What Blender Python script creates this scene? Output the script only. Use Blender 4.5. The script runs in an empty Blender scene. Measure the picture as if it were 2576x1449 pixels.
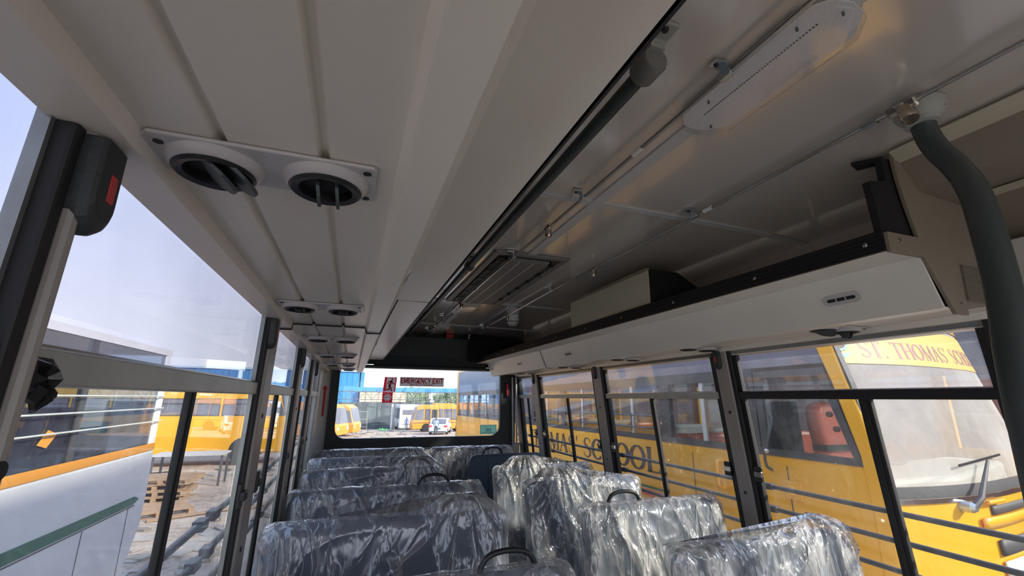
import bpy, bmesh, math, random
from mathutils import Vector, Matrix, noise as mnoise
random.seed(7)
S = bpy.context.scene
COL = S.collection
PI = math.pi

# ---------------------------------------------------------------- camera
YAW, PITCH, ROLL, FPX = 0.3407, 0.24835, 0.007475, 1099.6
def cam_matrix():
    cy, sy, cp, sp = math.cos(YAW), math.sin(YAW), math.cos(PITCH), math.sin(PITCH)
    f = Vector((sy*cp, cy*cp, sp)); r = Vector((cy, -sy, 0)); u = r.cross(f)
    cr, sr = math.cos(ROLL), math.sin(ROLL)
    r2 = r*cr + u*sr; u2 = u*cr - r*sr
    return Matrix(((r2.x, u2.x, -f.x, 0), (r2.y, u2.y, -f.y, 0), (r2.z, u2.z, -f.z, 1.5), (0, 0, 0, 1)))
cd = bpy.data.cameras.new('camera'); cam = bpy.data.objects.new('camera', cd); COL.objects.link(cam)
cam.matrix_world = cam_matrix()
cd.sensor_width = 36; cd.lens = FPX/2576*36; cd.clip_start = 0.02; cd.clip_end = 500
S.camera = cam

# ---------------------------------------------------------------- world, sun, exposure
W = bpy.data.worlds.new('sky'); S.world = W; W.use_nodes = True
nt = W.node_tree; nt.nodes.clear()
def N(t, ty, **kw):
    n = t.nodes.new(ty)
    for k, v in kw.items():
        if k.startswith('_'): setattr(n, k[1:], v)
        else: n.inputs[k.replace('__', ' ')].default_value = v
    return n
out = N(nt, 'ShaderNodeOutputWorld'); bg = N(nt, 'ShaderNodeBackground')
tc = N(nt, 'ShaderNodeTexCoord'); sep = N(nt, 'ShaderNodeSeparateXYZ')
ramp = N(nt, 'ShaderNodeValToRGB')
cr = ramp.color_ramp
cr.elements[0].position = 0.0; cr.elements[0].color = (0.86, 0.90, 0.94, 1)
cr.elements[1].position = 0.85; cr.elements[1].color = (0.34, 0.48, 0.86, 1)
e = cr.elements.new(0.22); e.color = (0.66, 0.73, 0.91, 1)
e = cr.elements.new(0.48); e.color = (0.46, 0.57, 0.87, 1)
cl = N(nt, 'ShaderNodeTexNoise', Scale=2.2, Detail=4.0, Roughness=0.55)
cm = N(nt, 'ShaderNodeMapRange'); cm.inputs[1].default_value = 0.42; cm.inputs[2].default_value = 0.75; cm.inputs[4].default_value = 0.5
mx = N(nt, 'ShaderNodeMixRGB'); mx.inputs[2].default_value = (0.72, 0.73, 0.82, 1)
nt.links.new(tc.outputs['Generated'], sep.inputs[0]); nt.links.new(sep.outputs[2], ramp.inputs[0])
nt.links.new(tc.outputs['Generated'], cl.inputs['Vector']); nt.links.new(cl.outputs[0], cm.inputs[0])
nt.links.new(cm.outputs[0], mx.inputs[0]); nt.links.new(ramp.outputs[0], mx.inputs[1])
nt.links.new(mx.outputs[0], bg.inputs[0]); bg.inputs[1].default_value = 0.98
nt.links.new(bg.outputs[0], out.inputs[0])
sl = bpy.data.lights.new('sun', 'SUN'); sl.energy = 2.9; sl.angle = math.radians(5); sl.color = (1.0, 0.90, 0.76)
so = bpy.data.objects.new('sun', sl); COL.objects.link(so)
so.rotation_euler = Vector((0.66, -0.58, 0.47)).to_track_quat('Z', 'Y').to_euler()
vs = S.view_settings
S.display_settings.display_device = 'sRGB'
vs.view_transform = 'Standard'; vs.look = 'None'; vs.gamma = 1.0; vs.exposure = 1.25; vs.use_curve_mapping = False
S.cycles.transparent_max_bounces = 24; S.cycles.max_bounces = 12; S.cycles.diffuse_bounces = 7; S.cycles.glossy_bounces = 5
S.cycles.caustics_reflective = False; S.cycles.caustics_refractive = False

# ---------------------------------------------------------------- materials
def newmat(name):
    m = bpy.data.materials.new(name); m.use_nodes = True
    t = m.node_tree; t.nodes.clear()
    o = t.nodes.new('ShaderNodeOutputMaterial')
    return m, t, o
def pbr(name, col, rough=0.5, metal=0.0, bump=0.0, bscale=60.0, var=0.0, vscale=4.0, spec=0.5, stretch=None, dirt=None, emit=None, coat=0.0):
    m, t, o = newmat(name)
    p = t.nodes.new('ShaderNodeBsdfPrincipled')
    p.inputs['Base Color'].default_value = (*col, 1); p.inputs['Roughness'].default_value = rough
    p.inputs['Metallic'].default_value = metal; p.inputs['Specular IOR Level'].default_value = spec
    p.inputs['Coat Weight'].default_value = coat; p.inputs['Coat Roughness'].default_value = 0.08
    t.links.new(p.outputs[0], o.inputs[0])
    tcn = t.nodes.new('ShaderNodeTexCoord'); mp = t.nodes.new('ShaderNodeMapping')
    if stretch: mp.inputs['Scale'].default_value = stretch
    t.links.new(tcn.outputs['Object'], mp.inputs[0])
    if bump:
        n = N(t, 'ShaderNodeTexNoise', Scale=bscale, Detail=3.0); b = N(t, 'ShaderNodeBump', Strength=bump, Distance=0.01)
        t.links.new(mp.outputs[0], n.inputs['Vector']); t.links.new(n.outputs[0], b.inputs['Height']); t.links.new(b.outputs[0], p.inputs['Normal'])
    if var or dirt:
        n = N(t, 'ShaderNodeTexNoise', Scale=vscale, Detail=5.0, Roughness=0.6)
        t.links.new(mp.outputs[0], n.inputs['Vector'])
        r = N(t, 'ShaderNodeMapRange'); r.inputs[1].default_value = 0.35; r.inputs[2].default_value = 0.7
        t.links.new(n.outputs[0], r.inputs[0])
        mxn = N(t, 'ShaderNodeMixRGB'); mxn.inputs[1].default_value = (*col, 1)
        d = dirt if dirt else tuple(max(0, c*(1-var)) for c in col)
        mxn.inputs[2].default_value = (*d, 1)
        t.links.new(r.outputs[0], mxn.inputs[0]); t.links.new(mxn.outputs[0], p.inputs['Base Color'])
    if emit:
        p.inputs['Emission Color'].default_value = (*emit, 1); p.inputs['Emission Strength'].default_value = 1
    return m
def fresnel_like(t, f0=0.04, f1=0.9, power=5.0, normal=None):
    lw = N(t, 'ShaderNodeLayerWeight', Blend=0.5)
    if normal is not None: t.links.new(normal, lw.inputs['Normal'])
    pw = N(t, 'ShaderNodeMath', _operation='POWER'); pw.inputs[1].default_value = power; t.links.new(lw.outputs['Facing'], pw.inputs[0])
    mr = N(t, 'ShaderNodeMapRange'); mr.inputs[3].default_value = f0; mr.inputs[4].default_value = f1; t.links.new(pw.outputs[0], mr.inputs[0])
    return mr
def glass(name, tint=(1, 1, 1), refl=1.0, dust_or_glare=0.04, dscale=3.0, dcol=(0.8, 0.8, 0.82), rough=0.0, lo=None, hi=None):
    m, t, o = newmat(name)
    tr = N(t, 'ShaderNodeBsdfTransparent', Color=(*tint, 1)); gl = N(t, 'ShaderNodeBsdfGlossy', Roughness=rough)
    gl.inputs[0].default_value = (refl, refl, refl, 1)
    fr = fresnel_like(t); m1 = t.nodes.new('ShaderNodeMixShader'); m2 = t.nodes.new('ShaderNodeMixShader')
    df = N(t, 'ShaderNodeBsdfDiffuse', Color=(*dcol, 1)); tl = N(t, 'ShaderNodeBsdfTranslucent', Color=(*dcol, 1)); ad = t.nodes.new('ShaderNodeMixShader')
    t.links.new(df.outputs[0], ad.inputs[1]); t.links.new(tl.outputs[0], ad.inputs[2])
    t.links.new(fr.outputs[0], m1.inputs[0]); t.links.new(tr.outputs[0], m1.inputs[1]); t.links.new(gl.outputs[0], m1.inputs[2])
    tcn = t.nodes.new('ShaderNodeTexCoord'); n = N(t, 'ShaderNodeTexNoise', Scale=dscale, Detail=7.0, Roughness=0.65)
    t.links.new(tcn.outputs['Object'], n.inputs['Vector'])
    r = N(t, 'ShaderNodeMapRange'); r.inputs[1].default_value = 0.38; r.inputs[2].default_value = 0.8
    r.inputs[3].default_value = dust_or_glare*0.4 if lo is None else lo; r.inputs[4].default_value = dust_or_glare*3 if hi is None else hi
    t.links.new(n.outputs[0], r.inputs[0]); t.links.new(r.outputs[0], m2.inputs[0])
    t.links.new(m1.outputs[0], m2.inputs[1]); t.links.new(ad.outputs[0], m2.inputs[2]); t.links.new(m2.outputs[0], o.inputs[0])
    return m
def plastic_film(name, k=1.0, base=0.14):
    m, t, o = newmat(name)
    tcn = t.nodes.new('ShaderNodeTexCoord'); mp = t.nodes.new('ShaderNodeMapping'); mp.inputs['Scale'].default_value = (1.0, 1.0, 0.30)
    t.links.new(tcn.outputs['Object'], mp.inputs[0])
    w = N(t, 'ShaderNodeTexNoise', Scale=3.5, Detail=2.0); t.links.new(tcn.outputs['Object'], w.inputs['Vector'])
    vadd = N(t, 'ShaderNodeVectorMath', _operation='MULTIPLY_ADD'); vadd.inputs[1].default_value = (0.16, 0.16, 0.16)
    t.links.new(w.outputs['Color'], vadd.inputs[0]); t.links.new(mp.outputs[0], vadd.inputs[2])
    def lines(scale, rot, st, power, det=3.0):
        m2_ = t.nodes.new('ShaderNodeMapping'); m2_.inputs['Rotation'].default_value = rot; m2_.inputs['Scale'].default_value = st
        t.links.new(vadd0.outputs[0], m2_.inputs[0])
        q = N(t, 'ShaderNodeTexNoise', Scale=scale, Detail=det, Roughness=0.55); t.links.new(m2_.outputs[0], q.inputs['Vector'])
        a1 = N(t, 'ShaderNodeMath', _operation='SUBTRACT'); a1.inputs[1].default_value = 0.5; t.links.new(q.outputs[0], a1.inputs[0])
        a2 = N(t, 'ShaderNodeMath', _operation='ABSOLUTE'); t.links.new(a1.outputs[0], a2.inputs[0])
        a3 = N(t, 'ShaderNodeMapRange'); a3.inputs[1].default_value = 0.0; a3.inputs[2].default_value = 0.10; a3.inputs[3].default_value = 1.0; a3.inputs[4].default_value = 0.0
        t.links.new(a2.outputs[0], a3.inputs[0])
        a4 = N(t, 'ShaderNodeMath', _operation='POWER'); a4.inputs[1].default_value = power; t.links.new(a3.outputs[0], a4.inputs[0]); return a4
    vadd0 = N(t, 'ShaderNodeVectorMath', _operation='MULTIPLY_ADD'); vadd0.inputs[1].default_value = (0.10, 0.10, 0.10)
    t.links.new(w.outputs['Color'], vadd0.inputs[0]); t.links.new(tcn.outputs['Object'], vadd0.inputs[2])
    l1 = lines(8.0, (0, 0.12, 0), (1, 1, 0.14), 2.0, 1.5); l2 = lines(10.0, (0, 0.65, 0), (1, 1, 0.20), 2.5, 2.0); l3 = lines(15.0, (0, -0.45, 0), (1, 1, 0.22), 2.5, 3.0)
    s1 = N(t, 'ShaderNodeMath', _operation='ADD'); t.links.new(l1.outputs[0], s1.inputs[0]); t.links.new(l2.outputs[0], s1.inputs[1])
    sm0 = N(t, 'ShaderNodeMath', _operation='MULTIPLY_ADD'); sm0.inputs[1].default_value = 0.7; t.links.new(l3.outputs[0], sm0.inputs[0]); t.links.new(s1.outputs[0], sm0.inputs[2])
    # crease strength varies over the sheet
    pat = N(t, 'ShaderNodeTexNoise', Scale=5.0, Detail=2.0); t.links.new(tcn.outputs['Object'], pat.inputs['Vector'])
    pr_ = N(t, 'ShaderNodeMapRange'); pr_.inputs[1].default_value = 0.35; pr_.inputs[2].default_value = 0.62; pr_.inputs[3].default_value = 0.15*k; pr_.inputs[4].default_value = k; t.links.new(pat.outputs[0], pr_.inputs[0])
    sm = N(t, 'ShaderNodeMath', _operation='MULTIPLY'); t.links.new(sm0.outputs[0], sm.inputs[0]); t.links.new(pr_.outputs[0], sm.inputs[1])
    b = N(t, 'ShaderNodeBump', Strength=0.62, Distance=0.010); t.links.new(sm.outputs[0], b.inputs['Height'])
    tr = N(t, 'ShaderNodeBsdfTransparent', Color=(0.95, 0.96, 0.97, 1))
    gl = N(t, 'ShaderNodeBsdfGlossy', Roughness=0.15); t.links.new(b.outputs[0], gl.inputs['Normal']); gl.inputs[0].default_value = (1, 1, 1, 1)
    df = N(t, 'ShaderNodeBsdfDiffuse', Color=(0.86, 0.86, 0.87, 1)); tl = N(t, 'ShaderNodeBsdfTranslucent', Color=(0.86, 0.86, 0.87, 1))
    t.links.new(b.outputs[0], df.inputs['Normal'])
    md = N(t, 'ShaderNodeMixShader', Fac=0.3); t.links.new(df.outputs[0], md.inputs[1]); t.links.new(tl.outputs[0], md.inputs[2])
    # milky creases
    mr = N(t, 'ShaderNodeMapRange'); mr.inputs[1].default_value = 0.05; mr.inputs[2].default_value = 1.3; mr.inputs[3].default_value = base; mr.inputs[4].default_value = 0.8
    t.links.new(sm.outputs[0], mr.inputs[0])
    m1 = t.nodes.new('ShaderNodeMixShader'); t.links.new(mr.outputs[0], m1.inputs[0]); t.links.new(tr.outputs[0], m1.inputs[1]); t.links.new(md.outputs[0], m1.inputs[2])
    m2 = t.nodes.new('ShaderNodeMixShader')
    mm = fresnel_like(t, 0.12, 0.8, 3.0, b.outputs[0])
    t.links.new(mm.outputs[0], m2.inputs[0]); t.links.new(m1.outputs[0], m2.inputs[1]); t.links.new(gl.outputs[0], m2.inputs[2])
    t.links.new(m2.outputs[0], o.inputs[0])
    return m
M = {}
M['ceil'] = pbr('ceiling_laminate', (0.63, 0.58, 0.525), 0.22, bump=0.05, bscale=2.5, var=0.06, vscale=1.2, spec=1.0, coat=1.0)
M['duct'] = pbr('duct_laminate', (0.84, 0.80, 0.725), 0.30, bump=0.03, bscale=5, dirt=(0.76, 0.70, 0.62), vscale=1.6, spec=0.55)
M['fascia'] = pbr('fascia_laminate', (0.82, 0.79, 0.72), 0.34, bump=0.02, bscale=30, var=0.05)
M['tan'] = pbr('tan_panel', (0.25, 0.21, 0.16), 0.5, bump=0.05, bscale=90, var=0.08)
M['cream'] = pbr('cream_trim', (0.52, 0.48, 0.36), 0.45)
M['strip'] = pbr('seam_strip', (0.55, 0.56, 0.56), 0.35)
M['black'] = pbr('black_plastic', (0.012, 0.012, 0.014), 0.42)
M['blackrub'] = pbr('black_rubber', (0.014, 0.014, 0.016), 0.6)
M['carpet'] = pbr('black_carpet', (0.012, 0.011, 0.011), 0.95, bump=0.6, bscale=400)
M['rail'] = pbr('dark_grey_sleeve', (0.045, 0.058, 0.058), 0.42, bump=0.1, bscale=120)
M['capgrey'] = pbr('cap_grey', (0.19, 0.19, 0.18), 0.4)
M['charcoal'] = pbr('charcoal_trim', (0.035, 0.04, 0.042), 0.55, bump=0.15, bscale=200)
M['pillar'] = pbr('pillar_grey', (0.38, 0.35, 0.33), 0.45, var=0.12, vscale=6)
M['wall'] = pbr('wall_laminate', (0.6, 0.58, 0.54), 0.45, var=0.08)
M['alu'] = pbr('window_aluminium', (0.35, 0.37, 0.36), 0.38, metal=0.5, var=0.25, vscale=12)
M['railgrey'] = pbr('rail_grey', (0.55, 0.575, 0.54), 0.4, metal=0.0, var=0.2, vscale=7)
M['bar'] = pbr('guard_bar_paint', (0.10, 0.105, 0.125), 0.42, var=0.2, vscale=10)
M['steel'] = pbr('steel', (0.55, 0.52, 0.47), 0.18, metal=1.0)
M['brass'] = pbr('nickel_brass', (0.55, 0.47, 0.38), 0.25, metal=1.0)
M['zinc'] = pbr('zinc', (0.5, 0.55, 0.56), 0.3, metal=0.9)
M['red'] = pbr('red_plastic', (0.55, 0.03, 0.03), 0.4)
M['redbtn'] = pbr('red_button', (0.62, 0.05, 0.06), 0.4)
M['white'] = pbr('white_plastic', (0.75, 0.75, 0.74), 0.35)
M['ventw'] = pbr('vent_plate_grey', (0.56, 0.54, 0.54), 0.28)
M['louver'] = pbr('hatch_grey', (0.19, 0.18, 0.175), 0.42)
M['flange'] = pbr('flange_grey', (0.36, 0.37, 0.33), 0.6)
M['fabric'] = pbr('seat_fabric', (0.075, 0.115, 0.175), 0.75, bump=0.25, bscale=500, var=0.25, vscale=3)
M['fabric2'] = pbr('seat_vinyl', (0.05, 0.085, 0.125), 0.5, bump=0.1, bscale=300)
M['floor'] = pbr('vinyl_floor', (0.10, 0.10, 0.10), 0.6, var=0.2)
M['glass'] = glass('window_glass', (0.97, 0.99, 0.98), 0.9, 0.018, 2.2, (0.75, 0.76, 0.80))
M['glassd'] = glass('dusty_glass', (0.95, 0.97, 0.98), 0.9, 0.05, 1.4, (0.74, 0.75, 0.82))
M['busglass'] = glass('neighbour_bus_glass', (0.74, 0.78, 0.80), 1.0, 0.05, 6.0, (0.55, 0.57, 0.62), 0.02)
M['skyhaze_pane'] = glass('sky_haze_tint_pane', (0.77, 0.765, 0.79), 0.9, 0.07, 1.6, (0.66, 0.67, 0.76))  # grey tint added to dim the sky to lavender haze, plus light dust
M['coachglass'] = glass('coach_glass', (0.50, 0.56, 0.64), 1.0, 0.05, 6.0, (0.5, 0.55, 0.65), 0.02)
M['wscreen_glare'] = glass('windscreen_glare_glass', (0.80, 0.84, 0.82), 1.0, 0.20, 1.1, (0.95, 0.94, 0.88), 0.15, lo=0.40, hi=0.80)  # milky white layer paints the sun glare into the pane
M['tint'] = pbr('tinted_upper_glass', (0.17, 0.175, 0.22), 0.28, var=0.3, vscale=2, spec=0.4)
M['film'] = plastic_film('wrinkled_plastic_film'); M['film_calm'] = plastic_film('taut_plastic_film', 0.5, 0.16)
M['lens'] = glass('lamp_lens', (0.95, 0.95, 0.96), 1.0, 0.09, 260.0, (0.85, 0.85, 0.86), 0.10)
M['led'] = pbr('led_board', (0.74, 0.73, 0.73), 0.4)
M['yellow'] = pbr('school_bus_yellow', (0.84, 0.42, 0.010), 0.33, var=0.10, vscale=1.5, coat=0.5)
M['yellow2'] = pbr('bus_amber', (0.85, 0.33, 0.04), 0.4, var=0.08)
M['banner'] = pbr('banner_yellow', (0.60, 0.37, 0.055), 0.5)
M['wbus'] = pbr('white_bus_paint', (0.82, 0.83, 0.84), 0.33, dirt=(0.72, 0.73, 0.74), vscale=1.1, coat=0.4)
M['orange'] = pbr('orange_stripe', (0.72, 0.30, 0.03), 0.5)
M['green'] = pbr('green_stripe', (0.03, 0.16, 0.10), 0.45, var=0.3, vscale=2)
M['letter'] = pbr('dark_lettering', (0.055, 0.04, 0.045), 0.5)
M['mauve'] = pbr('mauve_lettering', (0.28, 0.10, 0.10), 0.5)
M['teal'] = pbr('teal_print', (0.10, 0.42, 0.38), 0.5)
M['signred'] = pbr('sign_red', (0.42, 0.022, 0.03), 0.5)
M['signgrey'] = pbr('sign_grey', (0.40, 0.38, 0.35), 0.5)
M['signgreen'] = pbr('sticker_green', (0.28, 0.55, 0.42), 0.5)
M['darkgasket'] = pbr('gasket_grey', (0.055, 0.055, 0.06), 0.6)
M['busin'] = pbr('bus_interior_grey', (0.36, 0.36, 0.37), 0.7)
M['redseat'] = pbr('red_seat_vinyl', (0.70, 0.13, 0.07), 0.4, bump=0.3, bscale=20)
M['tyre'] = pbr('tyre', (0.02, 0.02, 0.02), 0.8)
M['hub'] = pbr('wheel_hub', (0.35, 0.35, 0.34), 0.5)
M['bluesheet'] = pbr('blue_sheet', (0.05, 0.30, 0.68), 0.5, var=0.12, vscale=0.3)
M['paleblue'] = pbr('pale_sheet', (0.50, 0.68, 0.80), 0.5)
M['beige'] = pbr('beige_cladding', (0.75, 0.62, 0.46), 0.8, var=0.25, vscale=1.2)
M['net'] = pbr('green_net', (0.13, 0.17, 0.18), 0.9, var=0.4, vscale=0.8)
M['leaf'] = pbr('leaves', (0.22, 0.33, 0.14), 0.7, var=0.4, vscale=2)
M['bark'] = pbr('bark', (0.10, 0.07, 0.05), 0.9)
M['skin'] = pbr('skin', (0.16, 0.08, 0.05), 0.6)
M['hair'] = pbr('hair', (0.01, 0.01, 0.01), 0.7)
M['shirtb'] = pbr('blue_shirt', (0.07, 0.12, 0.45), 0.8)
M['shirtl'] = pbr('light_blue_shirt', (0.35, 0.55, 0.78), 0.8)
M['jeans'] = pbr('jeans', (0.06, 0.09, 0.14), 0.8)
M['wood'] = pbr('pallet_wood', (0.42, 0.28, 0.17), 0.8, var=0.3, vscale=8)
M['debris'] = pbr('debris', (0.42, 0.38, 0.33), 0.8, var=0.5, vscale=1.0)
M['carwhite'] = pbr('car_white', (0.78, 0.80, 0.82), 0.3, coat=0.6)
M['greyw'] = pbr('grey_wall', (0.17, 0.18, 0.20), 0.9, var=0.5, vscale=2.0)
M['brick'] = pbr('brick_red', (0.26, 0.11, 0.08), 0.9, var=0.3, vscale=3.0)
M['tape'] = pbr('torn_black_polythene', (0.012, 0.012, 0.014), 0.28, bump=0.5, bscale=30)
def backlit(name, col):
    m, t, o = newmat(name)
    d = N(t, 'ShaderNodeBsdfDiffuse', Color=(*col, 1)); l = N(t, 'ShaderNodeBsdfTranslucent', Color=(*col, 1)); x = N(t, 'ShaderNodeMixShader', Fac=0.5)
    t.links.new(d.outputs[0], x.inputs[1]); t.links.new(l.outputs[0], x.inputs[2]); t.links.new(x.outputs[0], o.inputs[0]); return m
M['signred'] = backlit('sign_red_film', (0.62, 0.03, 0.045)); M['signgrey'] = backlit('sign_grey_film', (0.45, 0.42, 0.39)); M['signgreen'] = backlit('sticker_green_film', (0.30, 0.62, 0.48))
M['signink'] = pbr('sign_red_ink', (0.75, 0.04, 0.06), 0.6)
# dirt ground
def ground_mat():
    m, t, o = newmat('dirt_ground'); p = t.nodes.new('ShaderNodeBsdfPrincipled'); p.inputs['Roughness'].default_value = 0.95
    tcn = t.nodes.new('ShaderNodeTexCoord'); n1 = N(t, 'ShaderNodeTexNoise', Scale=0.9, Detail=8.0, Roughness=0.7)
    n2 = N(t, 'ShaderNodeTexNoise', Scale=7.0, Detail=6.0, Roughness=0.75)
    r = t.nodes.new('ShaderNodeValToRGB'); r.color_ramp.elements[0].position = 0.33; r.color_ramp.elements[0].color = (0.16, 0.11, 0.085, 1)
    r.color_ramp.elements[1].position = 0.68; r.color_ramp.elements[1].color = (0.70, 0.59, 0.48, 1)
    e2 = r.color_ramp.elements.new(0.5); e2.color = (0.52, 0.42, 0.33, 1)
    ad = N(t, 'ShaderNodeMixRGB'); ad.inputs[0].default_value = 0.5
    t.links.new(tcn.outputs['Object'], n1.inputs['Vector']); t.links.new(tcn.outputs['Object'], n2.inputs['Vector'])
    t.links.new(n1.outputs[0], ad.inputs[1]); t.links.new(n2.outputs[0], ad.inputs[2]); t.links.new(ad.outputs[0], r.inputs[0])
    t.links.new(r.outputs[0], p.inputs['Base Color']); b = N(t, 'ShaderNodeBump', Strength=0.8, Distance=0.06)
    t.links.new(n2.outputs[0], b.inputs['Height']); t.links.new(b.outputs[0], p.inputs['Normal']); t.links.new(p.outputs[0], o.inputs[0])
    return m
M['ground'] = ground_mat()

# ---------------------------------------------------------------- mesh helpers
def wloc(o):
    v = Vector((0, 0, 0))
    while o is not None: v += o.location; o = o.parent
    return v
class MB:
    def __init__(s): s.v = []; s.f = []; s.m = []; s.cur = 0
    def add(s, vs_, fs_):
        b = len(s.v); s.v += [tuple(x) for x in vs_]
        for f in fs_: s.f.append(tuple(i+b for i in f)); s.m.append(s.cur)
        return s
    def box(s, x0, x1, y0, y1, z0, z1):
        vs_ = [(x, y, z) for z in (z0, z1) for y in (y0, y1) for x in (x0, x1)]
        return s.add(vs_, [(0, 2, 3, 1), (4, 5, 7, 6), (0, 1, 5, 4), (2, 6, 7, 3), (0, 4, 6, 2), (1, 3, 7, 5)])
    def obox(s, c, size, mat=None, rz=0):
        R = mat if mat is not None else Matrix.Rotation(rz, 3, 'Z')
        hx, hy, hz = [q/2 for q in size]; c = Vector(c)
        vs_ = [c + R @ Vector((x, y, z)) for z in (-hz, hz) for y in (-hy, hy) for x in (-hx, hx)]
        return s.add(vs_, [(0, 2, 3, 1), (4, 5, 7, 6), (0, 1, 5, 4), (2, 6, 7, 3), (0, 4, 6, 2), (1, 3, 7, 5)])
    def beam(s, a, b, w, h, up=(0, 0, 1)):
        a = Vector(a); b = Vector(b); d = (b-a); L = d.length; d.normalize()
        sd = d.cross(Vector(up)).normalized(); u = sd.cross(d)
        R = Matrix((sd, d, u)).transposed()
        return s.obox((a+b)/2, (w, L, h), R)
    def prism(s, poly, axis, a, b):
        n = len(poly)
        def P(p, t):
            return {'x': (t, p[0], p[1]), 'y': (p[0], t, p[1]), 'z': (p[0], p[1], t)}[axis]
        vs_ = [P(p, a) for p in poly] + [P(p, b) for p in poly]
        fs_ = [tuple(range(n)), tuple(range(2*n-1, n-1, -1))] + [(i, (i+1) % n, n+(i+1) % n, n+i) for i in range(n)]
        return s.add(vs_, fs_)
    def sheet(s, pts, y0, y1, t, axis='y'):
        """open profile (2d) extruded, thickness t"""
        n = len(pts); off = []
        for i in range(n):
            p = Vector(pts[i]); a = Vector(pts[max(i-1, 0)]); b = Vector(pts[min(i+1, n-1)])
            d = (b-a).normalized(); off.append(p + Vector((-d.y, d.x))*t)
        def P(p, q):
            return {'x': (q, p[0], p[1]), 'y': (p[0], q, p[1])}[axis]
        vs_ = [P(p, y0) for p in pts] + [P(p, y1) for p in pts] + [P(p, y0) for p in off] + [P(p, y1) for p in off]
        fs_ = []
        for i in range(n-1):
            fs_ += [(i, i+1, n+i+1, n+i), (2*n+i, 3*n+i, 3*n+i+1, 2*n+i+1), (i, 2*n+i, 2*n+i+1, i+1), (n+i, n+i+1, 3*n+i+1, 3*n+i)]
        fs_ += [(0, n, 3*n, 2*n), (n-1, 3*n-1, 4*n-1, 2*n-1)]
        return s.add(vs_, fs_)
    def tube(s, pts, r, seg=12, cap=True, rz=None):
        pts = [Vector(p) for p in pts]; n = len(pts)
        rs = r if isinstance(r, (list, tuple)) else [r]*n
        vs_ = []; up = None
        for i, p in enumerate(pts):
            d = (pts[min(i+1, n-1)] - pts[max(i-1, 0)]).normalized()
            if up is None:
                up = Vector((0, 0, 1)) if abs(d.z) < 0.9 else Vector((1, 0, 0))
            a = (up - d*up.dot(d)).normalized(); up = a; b = d.cross(a)
            for k in range(seg):
                t = 2*PI*k/seg; vs_.append(p + (a*math.cos(t) + b*math.sin(t))*rs[i])
        fs_ = [(i*seg+k, i*seg+(k+1) % seg, (i+1)*seg+(k+1) % seg, (i+1)*seg+k) for i in range(n-1) for k in range(seg)]
        if cap: fs_ += [tuple(range(seg-1, -1, -1)), tuple((n-1)*seg+k for k in range(seg))]
        return s.add(vs_, fs_)
    def cyl(s, a, b, r, seg=16): return s.tube([a, b], r, seg)
    def lathe(s, prof, c, axis=(0, 0, 1), seg=24, cap=True):
        """prof: list of (r, h) along axis from c"""
        ax = Vector(axis).normalized(); c = Vector(c)
        a = ax.orthogonal().normalized(); b = ax.cross(a); n = len(prof); vs_ = []
        for r, h in prof:
            for k in range(seg):
                t = 2*PI*k/seg; vs_.append(c + ax*h + (a*math.cos(t)+b*math.sin(t))*max(r, 1e-5))
        fs_ = [(i*seg+k, i*seg+(k+1) % seg, (i+1)*seg+(k+1) % seg, (i+1)*seg+k) for i in range(n-1) for k in range(seg)]
        if cap: fs_ += [tuple(range(seg-1, -1, -1)), tuple((n-1)*seg+k for k in range(seg))]
        return s.add(vs_, fs_)
    def ball(s, c, r, sc=(1, 1, 1), seg=12, rings=8):
        vs_ = []; fs_ = []
        for i in range(rings+1):
            ph = PI*i/rings
            for k in range(seg):
                t = 2*PI*k/seg
                vs_.append((c[0]+r*sc[0]*math.sin(ph)*math.cos(t), c[1]+r*sc[1]*math.sin(ph)*math.sin(t), c[2]+r*sc[2]*math.cos(ph)))
        for i in range(rings):
            for k in range(seg): fs_.append((i*seg+k, i*seg+(k+1) % seg, (i+1)*seg+(k+1) % seg, (i+1)*seg+k))
        return s.add(vs_, fs_)
    def grid(s, fn, nu, nv):
        vs_ = [fn(i/nu, j/nv) for j in range(nv+1) for i in range(nu+1)]
        fs_ = [(j*(nu+1)+i, j*(nu+1)+i+1, (j+1)*(nu+1)+i+1, (j+1)*(nu+1)+i) for j in range(nv) for i in range(nu)]
        return s.add(vs_, fs_)
    def mesh(s, name, mats, smooth=False, merge=True):
        me = bpy.data.meshes.new(name); me.from_pydata(s.v, [], s.f)
        for i, p in enumerate(me.polygons): p.material_index = s.m[i]
        bm = bmesh.new(); bm.from_mesh(me)
        if merge: bmesh.ops.remove_doubles(bm, verts=bm.verts, dist=1e-5)
        bmesh.ops.recalc_face_normals(bm, faces=bm.faces)
        bm.to_mesh(me); bm.free()
        for mm in (mats if isinstance(mats, (list, tuple)) else [mats]): me.materials.append(M[mm] if isinstance(mm, str) else mm)
        if smooth:
            me.polygons.foreach_set('use_smooth', [True]*len(me.polygons))
            me.set_sharp_from_angle(angle=math.radians(40 if smooth is True else smooth))
        me.update(); return me
    def build(s, name, mats, parent=None, smooth=False, bevel=0, seg=2):
        me = s.mesh(name, mats, smooth)
        o = bpy.data.objects.new(name, me); COL.objects.link(o)
        if parent is not None:
            o.parent = parent; o.location = -wloc(parent)
        if bevel:
            b = o.modifiers.new('bevel', 'BEVEL'); b.width = bevel; b.segments = seg; b.limit_method = 'ANGLE'
        return o
def tag(o, label=None, cat=None, group=None, kind=None):
    if label: o['label'] = label
    if cat: o['category'] = cat
    if group: o['group'] = group
    if kind: o['kind'] = kind
    return o
def root(name, loc, label=None, cat=None, group=None, kind=None):
    o = bpy.data.objects.new(name, None); COL.objects.link(o); o.location = loc; o.empty_display_size = 0.05
    return tag(o, label, cat, group, kind)
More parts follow.
